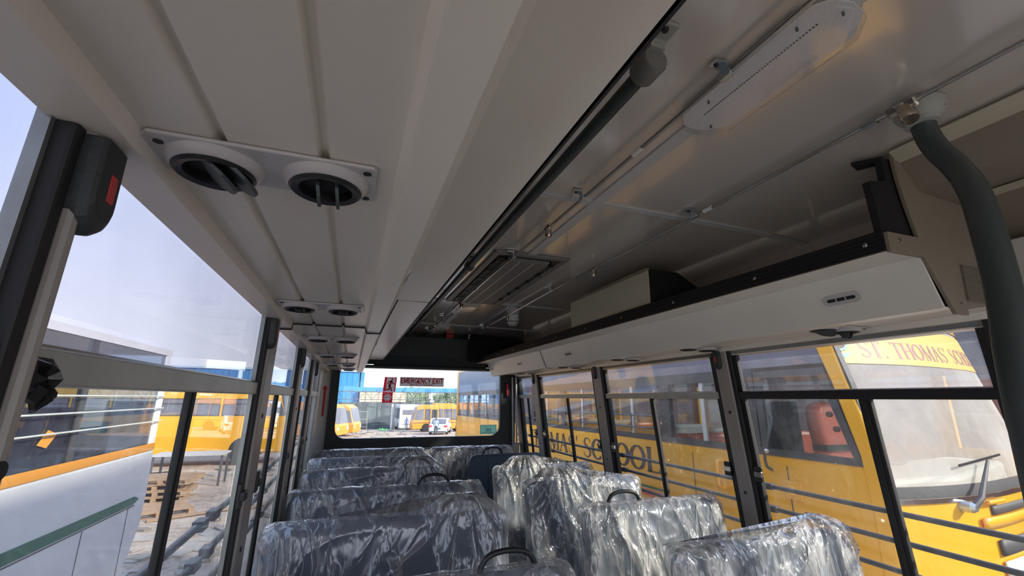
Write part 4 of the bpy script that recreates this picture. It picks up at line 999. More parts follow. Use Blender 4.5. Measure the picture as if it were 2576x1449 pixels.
    mb.grid(lambda u, v: (xc+(u-0.5)*(w+0.03), ytop-0.14-0.44*v, 0.512+0.02*mnoise.noise(Vector((u*9+sv, v*9, 1)))-0.10*max(0, v-0.93)/0.07), 34, 22)
    mb.build('cushion_cover', 'film', o, smooth=70)
    return o
LX, LW, RXc, RW_ = 0.215, 0.96, 1.405, 0.78
seat('bench_seat', LX, LW, 1.40, 'left plastic-wrapped bench at the very bottom of the photo, bare black grab loop above it', hx=0.49, seedv=1, mess=1.3, ztop=1.0)
seat('bench_seat', LX, LW, 2.05, 'largest left plastic-wrapped bench, film tented over its grab loop', hx=0.50, tent=True, seedv=2)
seat('bench_seat', LX, LW, 2.70, 'left plastic-wrapped bench behind the largest one, film torn around a bare black loop', hx=0.49, seedv=3)
seat('bench_seat', LX, LW, 3.40, 'third full left bench, film tented over the loop, creased film', hx=0.49, tent=True, seedv=4)
seat('bench_seat', LX, LW, 4.00, 'left plastic-wrapped bench just ahead of the back bench, tented loop', hx=0.49, tent=True, seedv=5)
seat('bench_seat', LX+0.01, 1.00, 4.62, 'left half of the back bench against the rear wall, thin slice visible', hx=None, seedv=6, mess=0.6)
seat('bench_seat', 1.21, 0.84, 4.60, 'right half of the back bench, dark and crinkled, beneath the rear window', hx=None, seedv=7, mess=1.0)
seat('double_seat', RXc+0.05, RW_+0.04, 1.36, 'right plastic-wrapped seat nearest the camera at bottom right, two small holes in film', seedv=8, lump=0.28, mess=1.6, group='plastic wrapped double seats')
seat('double_seat', RXc+0.02, RW_, 1.96, 'second right wrapped seat from camera, bare black loop and square top', hx=1.27, seedv=9, mess=1.5, group='plastic wrapped double seats')
seat('double_seat', RXc, RW_, 2.62, 'third right wrapped seat from camera, film peaked and loop half hidden', hx=1.24, seedv=10, mess=1.5, lump=-0.10, tent=True, group='plastic wrapped double seats')
seat('double_seat', RXc, RW_, 3.22, 'fourth right wrapped seat, in front of the bare blue seat', hx=1.26, tent=True, seedv=11, mess=1.5, group='plastic wrapped double seats')
seat('double_seat', 1.385, 0.74, 4.00, 'bare dark blue seat without plastic, black loop on top', hx=1.245, covered=False, group='seats on the right side')
# crumpled clear film bag on aisle
mb = MB()
def bagf(u, v):
    a = 2*PI*u; r = 0.12*math.sin(PI*min(1, v*0.98+0.01))**0.6
    p = Vector((0.90+r*math.cos(a)*1.0, 3.42+r*math.sin(a)*0.9, 0.62+0.30*(1-v)))
    n_ = mnoise.noise(p*9)*0.05; return (p.x+n_, p.y+n_, p.z+mnoise.noise(p*7)*0.04)
mb.grid(bagf, 36, 20)
tag(mb.build('film_bundle', 'film', smooth=70), 'loose bundle of clear plastic film in the aisle beside the bare blue seat', 'plastic film')

# ================================================================ OUTSIDE
# ground
def gz(y): return -0.90 if y < 18 else -0.90-0.035*(y-18)
def gfn(u, v):
    x = -70+140*u; y = -12+110*v*v+0.0
    return (x, y, gz(y)+0.05*mnoise.noise(Vector((x*0.4, y*0.4, 0)))+0.02*mnoise.noise(Vector((x*2, y*2, 0))))
MB().grid(gfn, 160, 140).build('ground', 'ground', smooth=True)['kind'] = 'structure'
# rubble scattered on the ground
mb = MB(); rr = random.Random(3)
for k in range(420):
    if k < 230: x = rr.uniform(-9, -1.4); y = rr.uniform(7.2, 11.2) if k % 3 else rr.uniform(16, 19)
    else: x = rr.uniform(-2, 5.6); y = rr.uniform(24, 56)
    s_ = rr.uniform(0.03, 0.16)*(1+y/40); z = gz(y)
    R = Matrix.Rotation(rr.uniform(0, 6.28), 3, 'Z') @ Matrix.Rotation(rr.uniform(-0.3, 0.3), 3, 'X')
    mb.obox((x, y, z+0.02), (s_*rr.uniform(1, 4), s_, rr.uniform(0.02, 0.06)*(1+y/60)), R)
tag(mb.build('rubble', 'debris'), 'scattered scraps and rubble lying on the dusty ground', 'rubble', kind='stuff')

def wheel(parent, c, r, w, axis=(1, 0, 0)):
    c = Vector(c); ax = Vector(axis)
    t = MB(); t.lathe([(r*0.62, -w/2), (r*0.92, -w/2), (r, -w*0.35), (r, w*0.35), (r*0.92, w/2), (r*0.62, w/2)], c, ax, 32).build('tyre', 'tyre', parent, smooth=True)
    MB().lathe([(r*0.62, -w/2*0.9), (r*0.55, -w*0.2), (r*0.2, -w*0.25), (r*0.2, w*0.25), (r*0.55, w*0.2), (r*0.62, w*0.45)], c, ax, 24).build('wheel_hub', 'hub', parent, smooth=True)

# ---- white coach on the left
wb = root('white_coach', (-3.4, 2, -0.9), 'white coach with orange belt line and green stripe parked beside the left windows', 'bus')
XS = -2.2
side_poly = [(-4.0, -0.62), (5.4, -0.62), (6.15, -0.52), (6.62, -0.28), (6.80, 0.05), (6.82, 0.4), (6.78, 0.90), (-4.0, 0.90)]
MB().prism(side_poly, 'x', XS-2.35, XS).build('lower_body', 'wbus', wb, bevel=0.05, seg=4)
MB().box(XS-0.002, XS+0.006, -4.0, 6.74, 0.875, 0.955).build('belt_stripe', 'orange', wb)
gp = [(-4.0, 0.53), (6.45, 0.405), (6.58, 0.36), (6.45, 0.32), (-4.0, 0.40)]
MB().prism(gp, 'x', XS, XS+0.006).build('green_band', 'green', wb)
MB().prism([(-4, 0.385), (6.5, 0.308), (6.5, 0.300), (-4, 0.378)], 'x', XS, XS+0.004).build('pinstripe', 'darkgasket', wb)
for y in (3.6, 5.45, 4.6, 6.35):
    MB().box(XS-0.001, XS+0.003, y, y+0.008, -0.5, 0.30 if y != 4.6 else 0.1).build('panel_seam', 'darkgasket', wb)
# window zone
MB().box(XS-0.06, XS, 6.60, 6.76, 0.90, 2.02).build('corner_post', 'wbus', wb, bevel=0.03, seg=3)
MB().box(XS-2.35, XS-2.29, 6.60, 6.76, 0.90, 2.02).build('corner_post', 'wbus', wb)
for y in (4.95, 3.0, 1.0, -1.0):
    MB().box(XS-0.05, XS-0.01, y, y+0.09, 0.95, 1.99).build('window_post', 'darkgasket', wb)
    MB().box(XS-2.34, XS-2.30, y, y+0.12, 0.95, 1.99).build('window_post', 'darkgasket', wb)
for a, b in ((-4, -1), (-0.91, 1), (1.09, 3), (3.09, 4.95), (5.04, 6.60)):
    MB().box(XS-0.02, XS-0.012, a, b, 1.60, 1.99).build('upper_pane', 'coachglass', wb)
    MB().box(XS-0.03, XS-0.022, a, b, 0.95, 1.60).build('lower_pane', 'coachglass', wb)
    MB().box(XS-2.335, XS-2.33, a, b, 0.95, 1.99).build('far_pane', 'coachglass', wb)
MB().box(XS-0.04, XS-0.008, -4, 6.6, 1.575, 1.625).build('window_rail', 'railgrey', wb)
for z in (1.50, 1.36, 1.21):
    MB().tube([(XS+0.03, -4, z-0.01), (XS+0.03, 6.7, z)], 0.008, 8).build('guard_bar', 'railgrey', wb, smooth=True)
rp = [(XS+0.0, 1.99), (XS+0.0, 2.06), (XS-0.05, 2.12), (XS-0.25, 2.17), (XS-1.17, 2.20), (XS-2.1, 2.17), (XS-2.30, 2.12), (XS-2.35, 2.06), (XS-2.35, 1.99)]
MB().prism(rp, 'y', -4.0, 6.76).build('roof', 'wbus', wb, smooth=30)
MB().box(XS-2.3, XS-0.05, 6.66, 6.74, 0.9, 1.35).build('rear_panel', 'wbus', wb)
for k in range(8):
    for sx in (-0.6, -1.7):
        mbx = MB(); yy = 6.0-k*0.85; mbx.box(XS+sx-0.42, XS+sx+0.42, yy-0.06, yy+0.06, 0.9, 1.38); mbx.build('coach_seat', 'fabric', wb, bevel=0.04)
mb = MB(); mb.tube([(XS-0.5+0.22*math.cos(a), 4.3, 1.15+0.22*math.sin(a)) for a in [2*PI*k/24 for k in range(25)]], 0.014, 8, cap=False); mb.build('steering_wheel', 'black', wb)
MB().prism([(4.50, 1.13), (4.62, 1.10), (4.72, 1.20), (4.60, 1.235)], 'x', XS-0.012, XS-0.006).build('orange_sticker', 'orange', wb)
MB().lathe([(0.16, 0), (0.16, 0.004)], (XS, 5.35, -0.52), (1, 0, 0), 24).build('round_mark', 'redbtn', wb)
MB().lathe([(0.11, 0.004), (0.11, 0.007)], (XS, 5.33, -0.54), (1, 0, 0), 24).build('mark_centre', 'wbus', wb)
wheel(wb, (XS-0.2, -1.0, -0.45), 0.45, 0.3)

# ---- yellow school bus on the right
yb = root('school_bus', (4.2, 6, -0.9), 'yellow school bus lettered ST. THOMAS SCHOOL parked close to the right windows', 'bus')
BX = 2.92; YF = 1.86; YE = 13.0
def fy(x, z):      # plan curve of the nose with a backward lean above the belt
    t = min(1.0, abs((x-4.15)/1.23))
    return 1.83+0.16*(x-2.93)-0.22*(1-t**2.4)+0.26*max(0, z-1.0)
# side skin
MB().box(BX, BX+0.05, YF+0.02, YE, -0.55, 1.12).build('side_panel', 'yellow', yb)
MB().box(BX-0.004, BX+0.055, YF+0.70, YE-0.1, 1.12, 1.17).build('belt_gasket', 'darkgasket', yb)
MB().box(BX+2.41, BX+2.46, YF+0.42, YE, -0.55, 1.10).build('side_panel', 'yellow', yb)
MB().box(BX-0.005, BX, 2.0, YE, 0.34, 0.36).build('rub_rail', 'yellow', yb, bevel=0.003)
MB().box(BX-0.005, BX, 2.0, YE, 0.20, 0.25).build('rub_rail', 'yellow', yb, bevel=0.003)
MB().box(BX+0.05, BX+2.41, YF+0.5, YE, -0.35, -0.28).build('bus_floor', 'busin', yb)
# windows: header, tinted upper band
MB().box(BX, BX+0.05, 2.62, YE, 1.66, 1.75).build('window_header', 'darkgasket', yb)
MB().box(BX+0.008, BX+0.03, 2.05, YE-0.12, 1.75, 2.32).build('tinted_band', 'tint', yb)
MB().box(BX+2.42, BX+2.45, 2.75, YE, 1.75, 2.32).build('tinted_band', 'tint', yb)
MB().prism([(BX, 2.32), (BX+0.03, 2.42), (BX+0.3, 2.52), (BX+1.23, 2.58), (BX+2.16, 2.52), (BX+2.43, 2.42), (BX+2.46, 2.32)], 'y', 2.15, YE).build('roof', 'yellow', yb, smooth=35)
posts = [2.62, 3.62, 4.75, 5.9, 7.05, 8.2, 9.35, 10.5, 11.6]
for i, y in enumerate(posts):
    MB().box(BX+0.002, BX+0.05, y, y+0.13 if i else y+0.10, 1.17, 1.68).build('window_post', 'darkgasket', yb)
    MB().box(BX+2.41, BX+2.45, y, y+0.13, 1.10, 1.75).build('window_post', 'yellow', yb)
    y2 = posts[i+1] if i+1 < len(posts) else YE-0.15
    MB().box(BX+0.012, BX+0.02, y+0.13, y2, 1.17, 1.68).build('side_pane', 'busglass', yb)
    MB().box(BX+0.006, BX+0.03, (y+0.13+y2)/2-0.02, (y+0.13+y2)/2+0.02, 1.17, 1.68).build('pane_divider', 'strip', yb)
    MB().box(BX+2.425, BX+2.43, y+0.13, y2, 1.10, 1.75).build('far_pane', 'busglass', yb)
MB().box(BX-0.005, BX+0.06, YE-0.20, YE, 1.06, 2.35).build('rear_post', 'yellow', yb, bevel=0.02)
MB().box(BX+2.40, BX+2.46, YE-0.20, YE, 1.06, 2.35).build('rear_post', 'yellow', yb)
MB().box(BX, BX+2.46, YE-0.05, YE, -0.5, 1.15).build('rear_panel', 'yellow', yb)
for a, b in ((3.72, 4.72), (4.9, 5.85), (6.05, 7.0), (7.2, 8.15), (8.35, 9.3), (9.5, 10.4)):
    g = MB()
    for z in (1.24, 1.36): g.tube([(BX-0.03, a, z), (BX-0.03, b, z)], 0.009, 8)
    for y in (a+0.02, (a+b)/2, b-0.02): g.tube([(BX-0.03, y, 1.20), (BX-0.03, y, 1.38)], 0.008, 6)
    g.build('window_guard', 'bar', yb, smooth=True)
for k in range(9):
    yy = 3.9+k*0.85
    for xx in (BX+0.55, BX+1.85):
        q = MB(); q.box(xx-0.42, xx+0.42, yy-0.05, yy+0.05, 0.2, 1.18); q.build('bus_seat', ('redseat' if k % 3 == 0 else 'busin'), yb, bevel=0.04)
# driver's door: quarter window, gasket, A-pillar
dw = [(1.99, 1.17), (2.55, 1.14), (2.55, 1.66), (2.18, 1.66)]
def ring_poly(poly, t, x0, x1):
    c = Vector((sum(p[0] for p in poly)/len(poly), sum(p[1] for p in poly)/len(poly)))
    inn = [tuple(Vector(p)+(c-Vector(p)).normalized()*t*1.5) for p in poly]; n = len(poly); m_ = MB()
    vs_ = [(x0, *p) for p in poly]+[(x0, *p) for p in inn]+[(x1, *p) for p in poly]+[(x1, *p) for p in inn]; fs_ = []
    for i in range(n):
        j = (i+1) % n; fs_ += [(i, j, n+j, n+i), (2*n+i, 3*n+i, 3*n+j, 2*n+j), (i, 2*n+i, 2*n+j, j), (n+i, n+j, 3*n+j, 3*n+i)]
    m_.add(vs_, fs_); return m_, inn
m_, inn = ring_poly([(1.90, 1.12), (2.60, 1.12), (2.60, 1.72), (2.05, 1.72)], 0.045, BX-0.006, BX+0.03); m_.build('quarter_frame', 'darkgasket', yb)
MB().prism(inn, 'x', BX+0.008, BX+0.014).build('quarter_pane', 'busglass', yb)
MB().prism([(2.36, 1.10), (2.62, 1.10), (2.62, 1.50), (2.36, 1.50)], 'x', BX+0.10, BX+0.11).build('dark_board', 'black', yb)
MB().prism([(1.82, -0.55), (1.93, -0.55), (1.905, 0.86), (1.915, 1.18), (1.97, 1.43), (2.01, 1.62), (2.07, 1.83), (2.22, 2.33), (2.12, 2.33), (1.965, 1.85), (1.915, 1.62), (1.865, 1.43), (1.82, 1.19), (1.81, 0.88)], 'x', BX-0.008, BX+0.06).build('front_pillar', 'yellow', yb, bevel=0.015, seg=3)
MB().prism([(1.80, -0.3), (1.822, -0.3), (1.825, 1.06), (1.93, 1.62), (2.12, 2.33), (2.08, 2.33), (1.90, 1.62), (1.80, 1.06)], 'x', BX+0.004, BX+0.05).build('pillar_gasket', 'darkgasket', yb)
for y in (2.42, 3.35):
    MB().box(BX-0.003, BX+0.001, y, y+0.006, -0.5, 1.06).build('door_seam', 'darkgasket', yb)
for z in (0.92, 0.52):
    q = MB(); q.box(BX-0.012, BX, 2.33, 2.46, z-0.07, z+0.05); q.build('hinge_plate', 'yellow', yb, bevel=0.004)
    q = MB(); q.box(BX-0.03, BX-0.01, 2.38, 2.42, z-0.04, z+0.02); q.build('hinge_knuckle', 'yellow', yb, bevel=0.005)
q = MB(); q.tube(catmull([(BX, 3.02, 1.03), (BX-0.05, 3.02, 1.02), (BX-0.055, 3.02, 0.93), (BX-0.05, 3.02, 0.84), (BX, 3.02, 0.82)], 5), 0.014, 10); q.build('door_handle', 'yellow', yb, smooth=True)
q = MB(); q.tube(catmull([(BX, 2.55, 1.02), (BX-0.08, 2.52, 1.06), (BX-0.12, 2.48, 1.16), (BX-0.10, 2.44, 1.30), (BX-0.02, 2.5, 1.40)], 5), 0.010, 8); q.build('mirror_arm', 'darkgasket', yb, smooth=True)
q = MB(); q.lathe([(0.014, 0), (0.016, 0.01), (0.008, 0.016)], (BX-0.12, 2.47, 1.16), (-1, -1, 0), 12); q.build('mirror_clamp', 'steel', yb)
for (y, z) in ((2.02, 1.42), (1.99, 1.33)):
    q = MB(); q.lathe([(0.018, 0), (0.018, 0.02), (0.01, 0.03)], (BX-0.005, y+0.03, z), (-1, 0, 0), 12); q.build('pillar_knob', 'bark', yb)
# red driver seats
for yy, dx in ((2.28, 0.33), (2.40, 0.66)):
    q = MB(); rg = slab_pts(0.31, 0.58, 0.11, 0.12, 14, 14); slab_mesh(q, [[Vector((BX+dx+p.x, yy+0.12*p.z+p.y, 0.92+p.z)) for p in r] for r in rg]); q.build('driver_seat', 'redseat', yb, smooth=50)
    q = MB(); q.box(BX+dx-0.16, BX+dx+0.16, yy-0.045, yy+0.06, 1.17, 1.21); q.build('seat_strap', 'black', yb)
# nose: lower mask, windscreen, banner
def nose(z0, z1, nz, x0, x1, dy, nu=40):
    def f(u, v):
        x = x0+(x1-x0)*u; z = z0+(z1-z0)*v; return (x, fy(x, z)+dy, z)
    return f
mb = MB(); mb.grid(nose(-0.55, 0.93, 0, BX+0.01, BX+2.45, 0.0), 40, 10); mb.build('nose_panel', 'yellow', yb, smooth=True)
mb = MB(); mb.grid(nose(0.93, 0.955, 0, BX+0.02, BX+2.44, -0.012), 40, 2); mb.build('screen_bead', 'steel', yb, smooth=True)
mb = MB(); mb.grid(nose(0.955, 1.02, 0, BX+0.03, BX+2.43, -0.004), 40, 2); mb.build('screen_gasket', 'darkgasket', yb, smooth=True)
mb = MB(); mb.grid(nose(1.02, 2.06, 0, BX+0.03, BX+2.43, 0.0), 48, 16); mb.build('windscreen', 'wscreen_glare', yb, smooth=True)
mb = MB(); mb.grid(nose(1.02, 2.4, 0, BX+0.012, BX+0.028, -0.012), 2, 10); mb.build('screen_edge', 'cream', yb, smooth=True)
mb = MB(); mb.grid(nose(2.06, 2.40, 0, BX+0.03, BX+2.43, -0.01), 48, 6); mb.build('roof_cap', 'yellow', yb, smooth=True)
mb = MB(); mb.grid(lambda u, v: (BX+0.06+2.34*u, fy(BX+0.06+2.34*u, 1.745+0.285*v)-0.006, 1.745+0.285*v), 48, 8); bn = mb.build('banner', 'banner', yb, smooth=True)
def onnose(x_start, z0, dy): return lambda u, v: (x_start+u, fy(x_start+u, z0+v)+dy, z0+v)
mb = MB(); serif(mb, "ST. THOMAS' SCHOOL", onnose(3.20, 1.788, -0.0075), 0.118, 1.17); mb.build('banner_lettering', 'mauve', yb)
# emblem: sun-like ring over a boat-shaped crescent
mb = MB(); f = lambda u, v: onnose(3.06, 1.895, -0.0085)(u*0.8, v*0.8)
ring = []
for k in range(32):
    a = 2*PI*k/32; r = 0.075 if k % 2 else 0.092; ring.append((r*math.cos(a), r*math.sin(a)))
rin = [(0.062*math.cos(2*PI*k/32), 0.062*math.sin(2*PI*k/32)) for k in range(32)]
mb.add([f(*p) for p in ring]+[f(*p) for p in rin], [(i, (i+1) % 32, 32+(i+1) % 32, 32+i) for i in range(32)])
cr1 = [(-0.085+0.17*k/10, -0.085-0.055*math.sin(PI*k/10)) for k in range(11)]; cr2 = [(-0.085+0.17*k/10, -0.085-0.018*math.sin(PI*k/10)) for k in range(11)]
mb.add([f(*p) for p in cr1]+[f(*p) for p in cr2], [(i, i+1, 12+i, 11+i) for i in range(10)]); mb.build('emblem', 'teal', yb)
mb = MB(); f2 = lambda u, v: onnose(3.06, 1.895, -0.0078)(u*0.8, v*0.8); mb.add([f2(*p) for p in rin], [tuple(range(32))]); mb.build('emblem_disc', 'signgrey', yb)
# dashboard seen through the screen
MB().prism([(BX+0.10, 2.0), (BX+1.0, 1.95), (BX+2.36, 2.32), (BX+2.36, 2.7), (BX+0.10, 2.45)], 'z', 0.75, 1.02).build('dashboard', 'fascia', yb, bevel=0.03)
q = MB(); q.tube([(BX+0.75+0.23*math.cos(a), 2.30+0.14*math.sin(a), 1.22+0.14*math.sin(a)) for a in [2*PI*k/28 for k in range(29)]], 0.014, 8, cap=False); q.build('steering_wheel', 'black', yb, smooth=True)
# wiper
q = MB(); wx = 3.46; wz = 0.905
q.tube([(wx, fy(wx, wz)-0.05, wz), (wx+0.06, fy(wx+.06, 0.95)-0.07, 0.955), (wx+0.36, fy(wx+.36, 1.13)-0.05, 1.145)], [0.020, 0.016, 0.008], 8); q.build('wiper_arm', 'darkgasket', yb, smooth=True)
q = MB(); q.beam((wx+0.06, fy(wx+.06, 1.13)-0.035, 1.125), (wx+0.62, fy(wx+.62, 1.15)-0.035, 1.165), 0.008, 0.012); q.build('wiper_blade', 'black', yb)
q = MB(); q.lathe([(0.035, 0), (0.03, 0.05), (0.018, 0.07)], (wx, fy(wx, wz), wz), (0, -1, 0), 14); q.build('wiper_pivot', 'zinc', yb)
q = MB(); q.tube(catmull([(BX+0.62, 2.05, 1.12), (BX+0.8, 2.0, 1.2), (BX+1.0, 2.0, 1.45), (BX+1.05, 2.05, 1.9)], 6), 0.005, 6); q.build('screen_cable', 'darkgasket', yb)
# grille slot, badge, plate
def nbox(x0, x1, z0, z1, d, name, mat, nu=14):
    m_ = MB()
    def f(u, v): x = x0+(x1-x0)*u; z = z0+(z1-z0)*v; return (x, fy(x, z)-d, z)
    m_.grid(f, nu, 2); o_ = m_.build(name, mat, yb, smooth=True)
    so_ = o_.modifiers.new('s', 'SOLIDIFY'); so_.thickness = max(0.004, d-0.001); so_.offset = -1
    return o_
nbox(3.74, 4.55, 0.835, 0.885, 0.006, 'grille_slot', 'darkgasket'); nbox(3.60, 4.6, 0.77, 0.83, 0.012, 'grille_trim', 'yellow')
nbox(3.66, 3.86, 0.905, 0.925, 0.02, 'step_grip', 'yellow')
nbox(3.735, 4.35, 0.615, 0.70, 0.010, 'badge_plate', 'darkgasket')
tx = sans_mesh('ASHOK LEYLAND', 0.088, 'white', 'badge_lettering', 0.002)
xmin = min(v.co.x for v in tx.vertices)
for v in tx.vertices:
    u = 3.755+(v.co.x-xmin)*0.80; z = 0.628+v.co.y; v.co = Vector((u, fy(u, z)-0.0125, z))
o_ = bpy.data.objects.new('badge_lettering', tx); COL.objects.link(o_); o_.parent = yb; o_.location = -wloc(yb)
nbox(3.735, 4.3, 0.50, 0.585, 0.010, 'number_plate', 'white')
wheel(yb, (BX+0.2, 4.2, -0.42), 0.48, 0.3); wheel(yb, (BX+0.2, 9.6, -0.42), 0.48, 0.3)
# lettering on the side: reads towards decreasing Y
def onside(y0, z0, slope=0.0): return lambda u, v: (BX-0.004, y0-u, z0+v+slope*u)
mb = MB(); wtot = serif_width("ST. THOMAS' SCHOOL", 0.315, 1.0); serif(mb, "ST. THOMAS' SCHOOL", onside(3.80+serif_width("ST. THOMAS' SCHOOL", 0.24, 1.30), 0.81, 0.0), 0.24, 1.30); mb.build('side_lettering', 'letter', yb)
mb = MB(); w2 = serif_width("DWARKA", 0.19, 1.0); serif(mb, "DWARKA", onside(6.9, 0.55, 0.0), 0.15, 1.35); mb.build('town_lettering', 'letter', yb)
MB().prism([(3.78, 0.675), (9.5, 0.675), (9.5, 0.655), (3.78, 0.655)], 'x', BX-0.004, BX).build('green_line', 'green', yb)
MB().prism([(3.78, 0.64), (9.5, 0.64), (9.5, 0.58), (3.78, 0.58)], 'x', BX-0.004, BX).build('orange_line', 'redseat', yb)

yb.rotation_euler.x = -0.008; yb.location.z -= 0.033
# ---- compound wall beyond the school bus
cw = root('compound_wall', (9, 5, -0.9), 'grey rendered wall with brick-red lower band beyond the school bus', 'wall')
MB().box(9.0, 9.25, -8, 30, 1.85, 3.1).build('upper_wall', 'greyw', cw)
MB().box(8.98, 9.25, -8, 30, -1.3, 1.85).build('lower_wall', 'brick', cw)

# ---- generic vehicles further away
def far_bus(name, label, L, Wd, H, loc, rz, paint, door=False, band=0.45, group=None, ac=True, cat='bus', arch=True, stripe=None, rearwin=False):
    """local: x forward (nose at +L/2), y left, z up"""
    o = root(name, (0, 0, 0), label, cat, group)
    pr = [(-L/2, 0.35), (-L/2+0.05, H-0.25), (-L/2+0.3, H), (L/2-0.9, H), (L/2-0.45, H-0.25), (L/2-0.10, H*0.45), (L/2, H*0.38), (L/2, 0.35)]
    MB().prism(pr, 'y', -Wd/2, Wd/2).build('body', paint, o, bevel=0.08, seg=3)
    z0, z1 = H*band, H-0.42
    n = max(3, int(L/1.2)); a = -L/2+0.25; step = (L-1.5)/n
    for sy in (-1, 1):
        y = sy*(Wd/2)
        for k in range(n):
            if door and sy == -1 and k == n-1: continue
            x0 = a+k*step; f_ = MB(); f_.box(x0, x0+step-0.07, min(y, y+sy*0.012), max(y, y+sy*0.012), z0, z1); fo = f_.build('window', 'darkgasket', o)
            p_ = MB(); p_.box(x0+0.04, x0+step-0.11, min(y+sy*0.012, y+sy*0.02), max(y+sy*0.012, y+sy*0.02), z0+0.04, z1-0.22); p_.box(x0+0.04, x0+step-0.11, min(y+sy*0.012, y+sy*0.02), max(y+sy*0.012, y+sy*0.02), z1-0.18, z1-0.04)
            p_.build('pane', 'tint', fo)
        m_ = MB(); m_.prism([(L/2-1.18, z0), (L/2-0.20, z0), (L/2-0.42, z1-0.1), (L/2-1.18, z1)], 'y', min(y, y+sy*0.014), max(y, y+sy*0.014)); m_.build('cab_window', 'tint', o)
        if stripe: MB().box(-L/2+0.1, L/2-0.12, min(y, y+sy*0.01), max(y, y+sy*0.01), z0-0.32, z0-0.24).build('stripe', stripe, o)
    if door:
        y = -Wd/2; x0 = a+(n-1)*step
        MB().box(x0-0.05, x0+step-0.05, y-0.05, y+0.01, 0.45, z1+0.1).build('door_frame', paint, o)
        MB().box(x0+0.03, x0+step-0.13, y-0.06, y-0.045, 0.5, z1+0.02).build('doorway', 'black', o)
    MB().prism([(L/2-0.115, H*0.46), (L/2-0.435, H-0.27), (L/2-0.40, H-0.27), (L/2-0.08, H*0.46)], 'y', -Wd/2+0.12, Wd/2-0.12).build('windscreen', 'tint', o)
    if rearwin:
        MB().box(-L/2-0.02, -L/2+0.1, -Wd*0.36, Wd*0.36, H*0.62, H*0.80).build('rear_window', 'tint', o)
        MB().box(-L/2-0.03, -L/2, -Wd*0.34, Wd*0.34, H*0.24, H*0.27).build('rear_trim', 'signgrey', o)
    for sy in (-1, 1): MB().box(L/2-0.02, L/2+0.03, sy*(Wd/2-0.28)-0.16, sy*(Wd/2-0.28)+0.16, 0.72, 0.94).build('headlamp', 'white', o, bevel=0.02)
    if ac: MB().box(-L*0.2, L*0.15, -Wd*0.32, Wd*0.32, H-0.02, H+0.16).build('roof_unit', paint, o, bevel=0.05)
    for x in (-L*0.28, L/2-1.5 if L > 6 else L/2-1.35):
        for sy in (-1, 1):
            wheel(o, (x, sy*(Wd/2-0.12), 0.45), 0.45, 0.27, (0, 1, 0))
            MB().lathe([(0.47, 0), (0.47, 0.012)], (x, sy*(Wd/2-0.0), 0.46), (0, sy, 0), 24).build('wheel_arch', 'tyre', o)
    o.location = (loc[0], loc[1], loc[2]); o.rotation_euler = (0, 0, rz)
    return o
# yellow bus standing across, seen through left windows
far_bus('side_on_bus', 'plain yellow bus standing side-on behind the white coach, seen through left windows', 10.5, 2.4, 2.75, (-7.4, 20.9, -0.9), 0.0, 'yellow', band=0.62, ac=False)
far_bus('minibus', 'amber minibus with open door seen through rear window, beside white car', 6.6, 2.1, 2.85, (9.6, 50.2, -2.05), PI, 'yellow2', door=False, stripe='brick')
far_bus('white_rear_bus', 'white coach seen from behind through the rear window', 6.0, 2.5, 3.05, (6.85, 59.0, gz(59)), PI/2+0.02, 'wbus', rearwin=True, ac=False)
far_bus('orange_bus', 'orange bus at the left edge of rear window, nearer one', 7.0, 2.2, 2.6, (-3.6, 38.5, -1.6), -0.42, 'yellow2')
far_bus('orange_bus', 'yellow-orange bus behind the nearer orange one, left in rear window', 7.0, 2.2, 2.7, (-2.6, 44.0, -1.8), -0.30, 'yellow2')
far_bus('distant_bus', 'distant orange bus seen over the side-on yellow bus, left one', 8.0, 2.3, 2.8, (-17, 46, -1.9), 0.3, 'yellow2')
far_bus('distant_bus', 'distant orange bus seen between second and third left pillars', 8.0, 2.3, 2.8, (-9.5, 52, -2.1), -0.5, 'yellow2')
far_bus('distant_van', 'distant white coach seen between left pillars beside the orange bus', 8.0, 2.3, 3.1, (-7.2, 60, -2.4), -PI/2+0.2, 'wbus', cat='bus')
# open door on the minibus (side facing us)
md = root('minibus_door', (8.1, 49.1, -2.0), 'open doorway frame on the near side of the amber minibus', 'door')
MB().box(8.2, 9.05, 49.02, 49.12, -1.75, 0.42).build('door_frame', 'yellow2', md)
MB().box(8.32, 8.93, 48.99, 49.02, -1.70, 0.32).build('doorway', 'black', md)

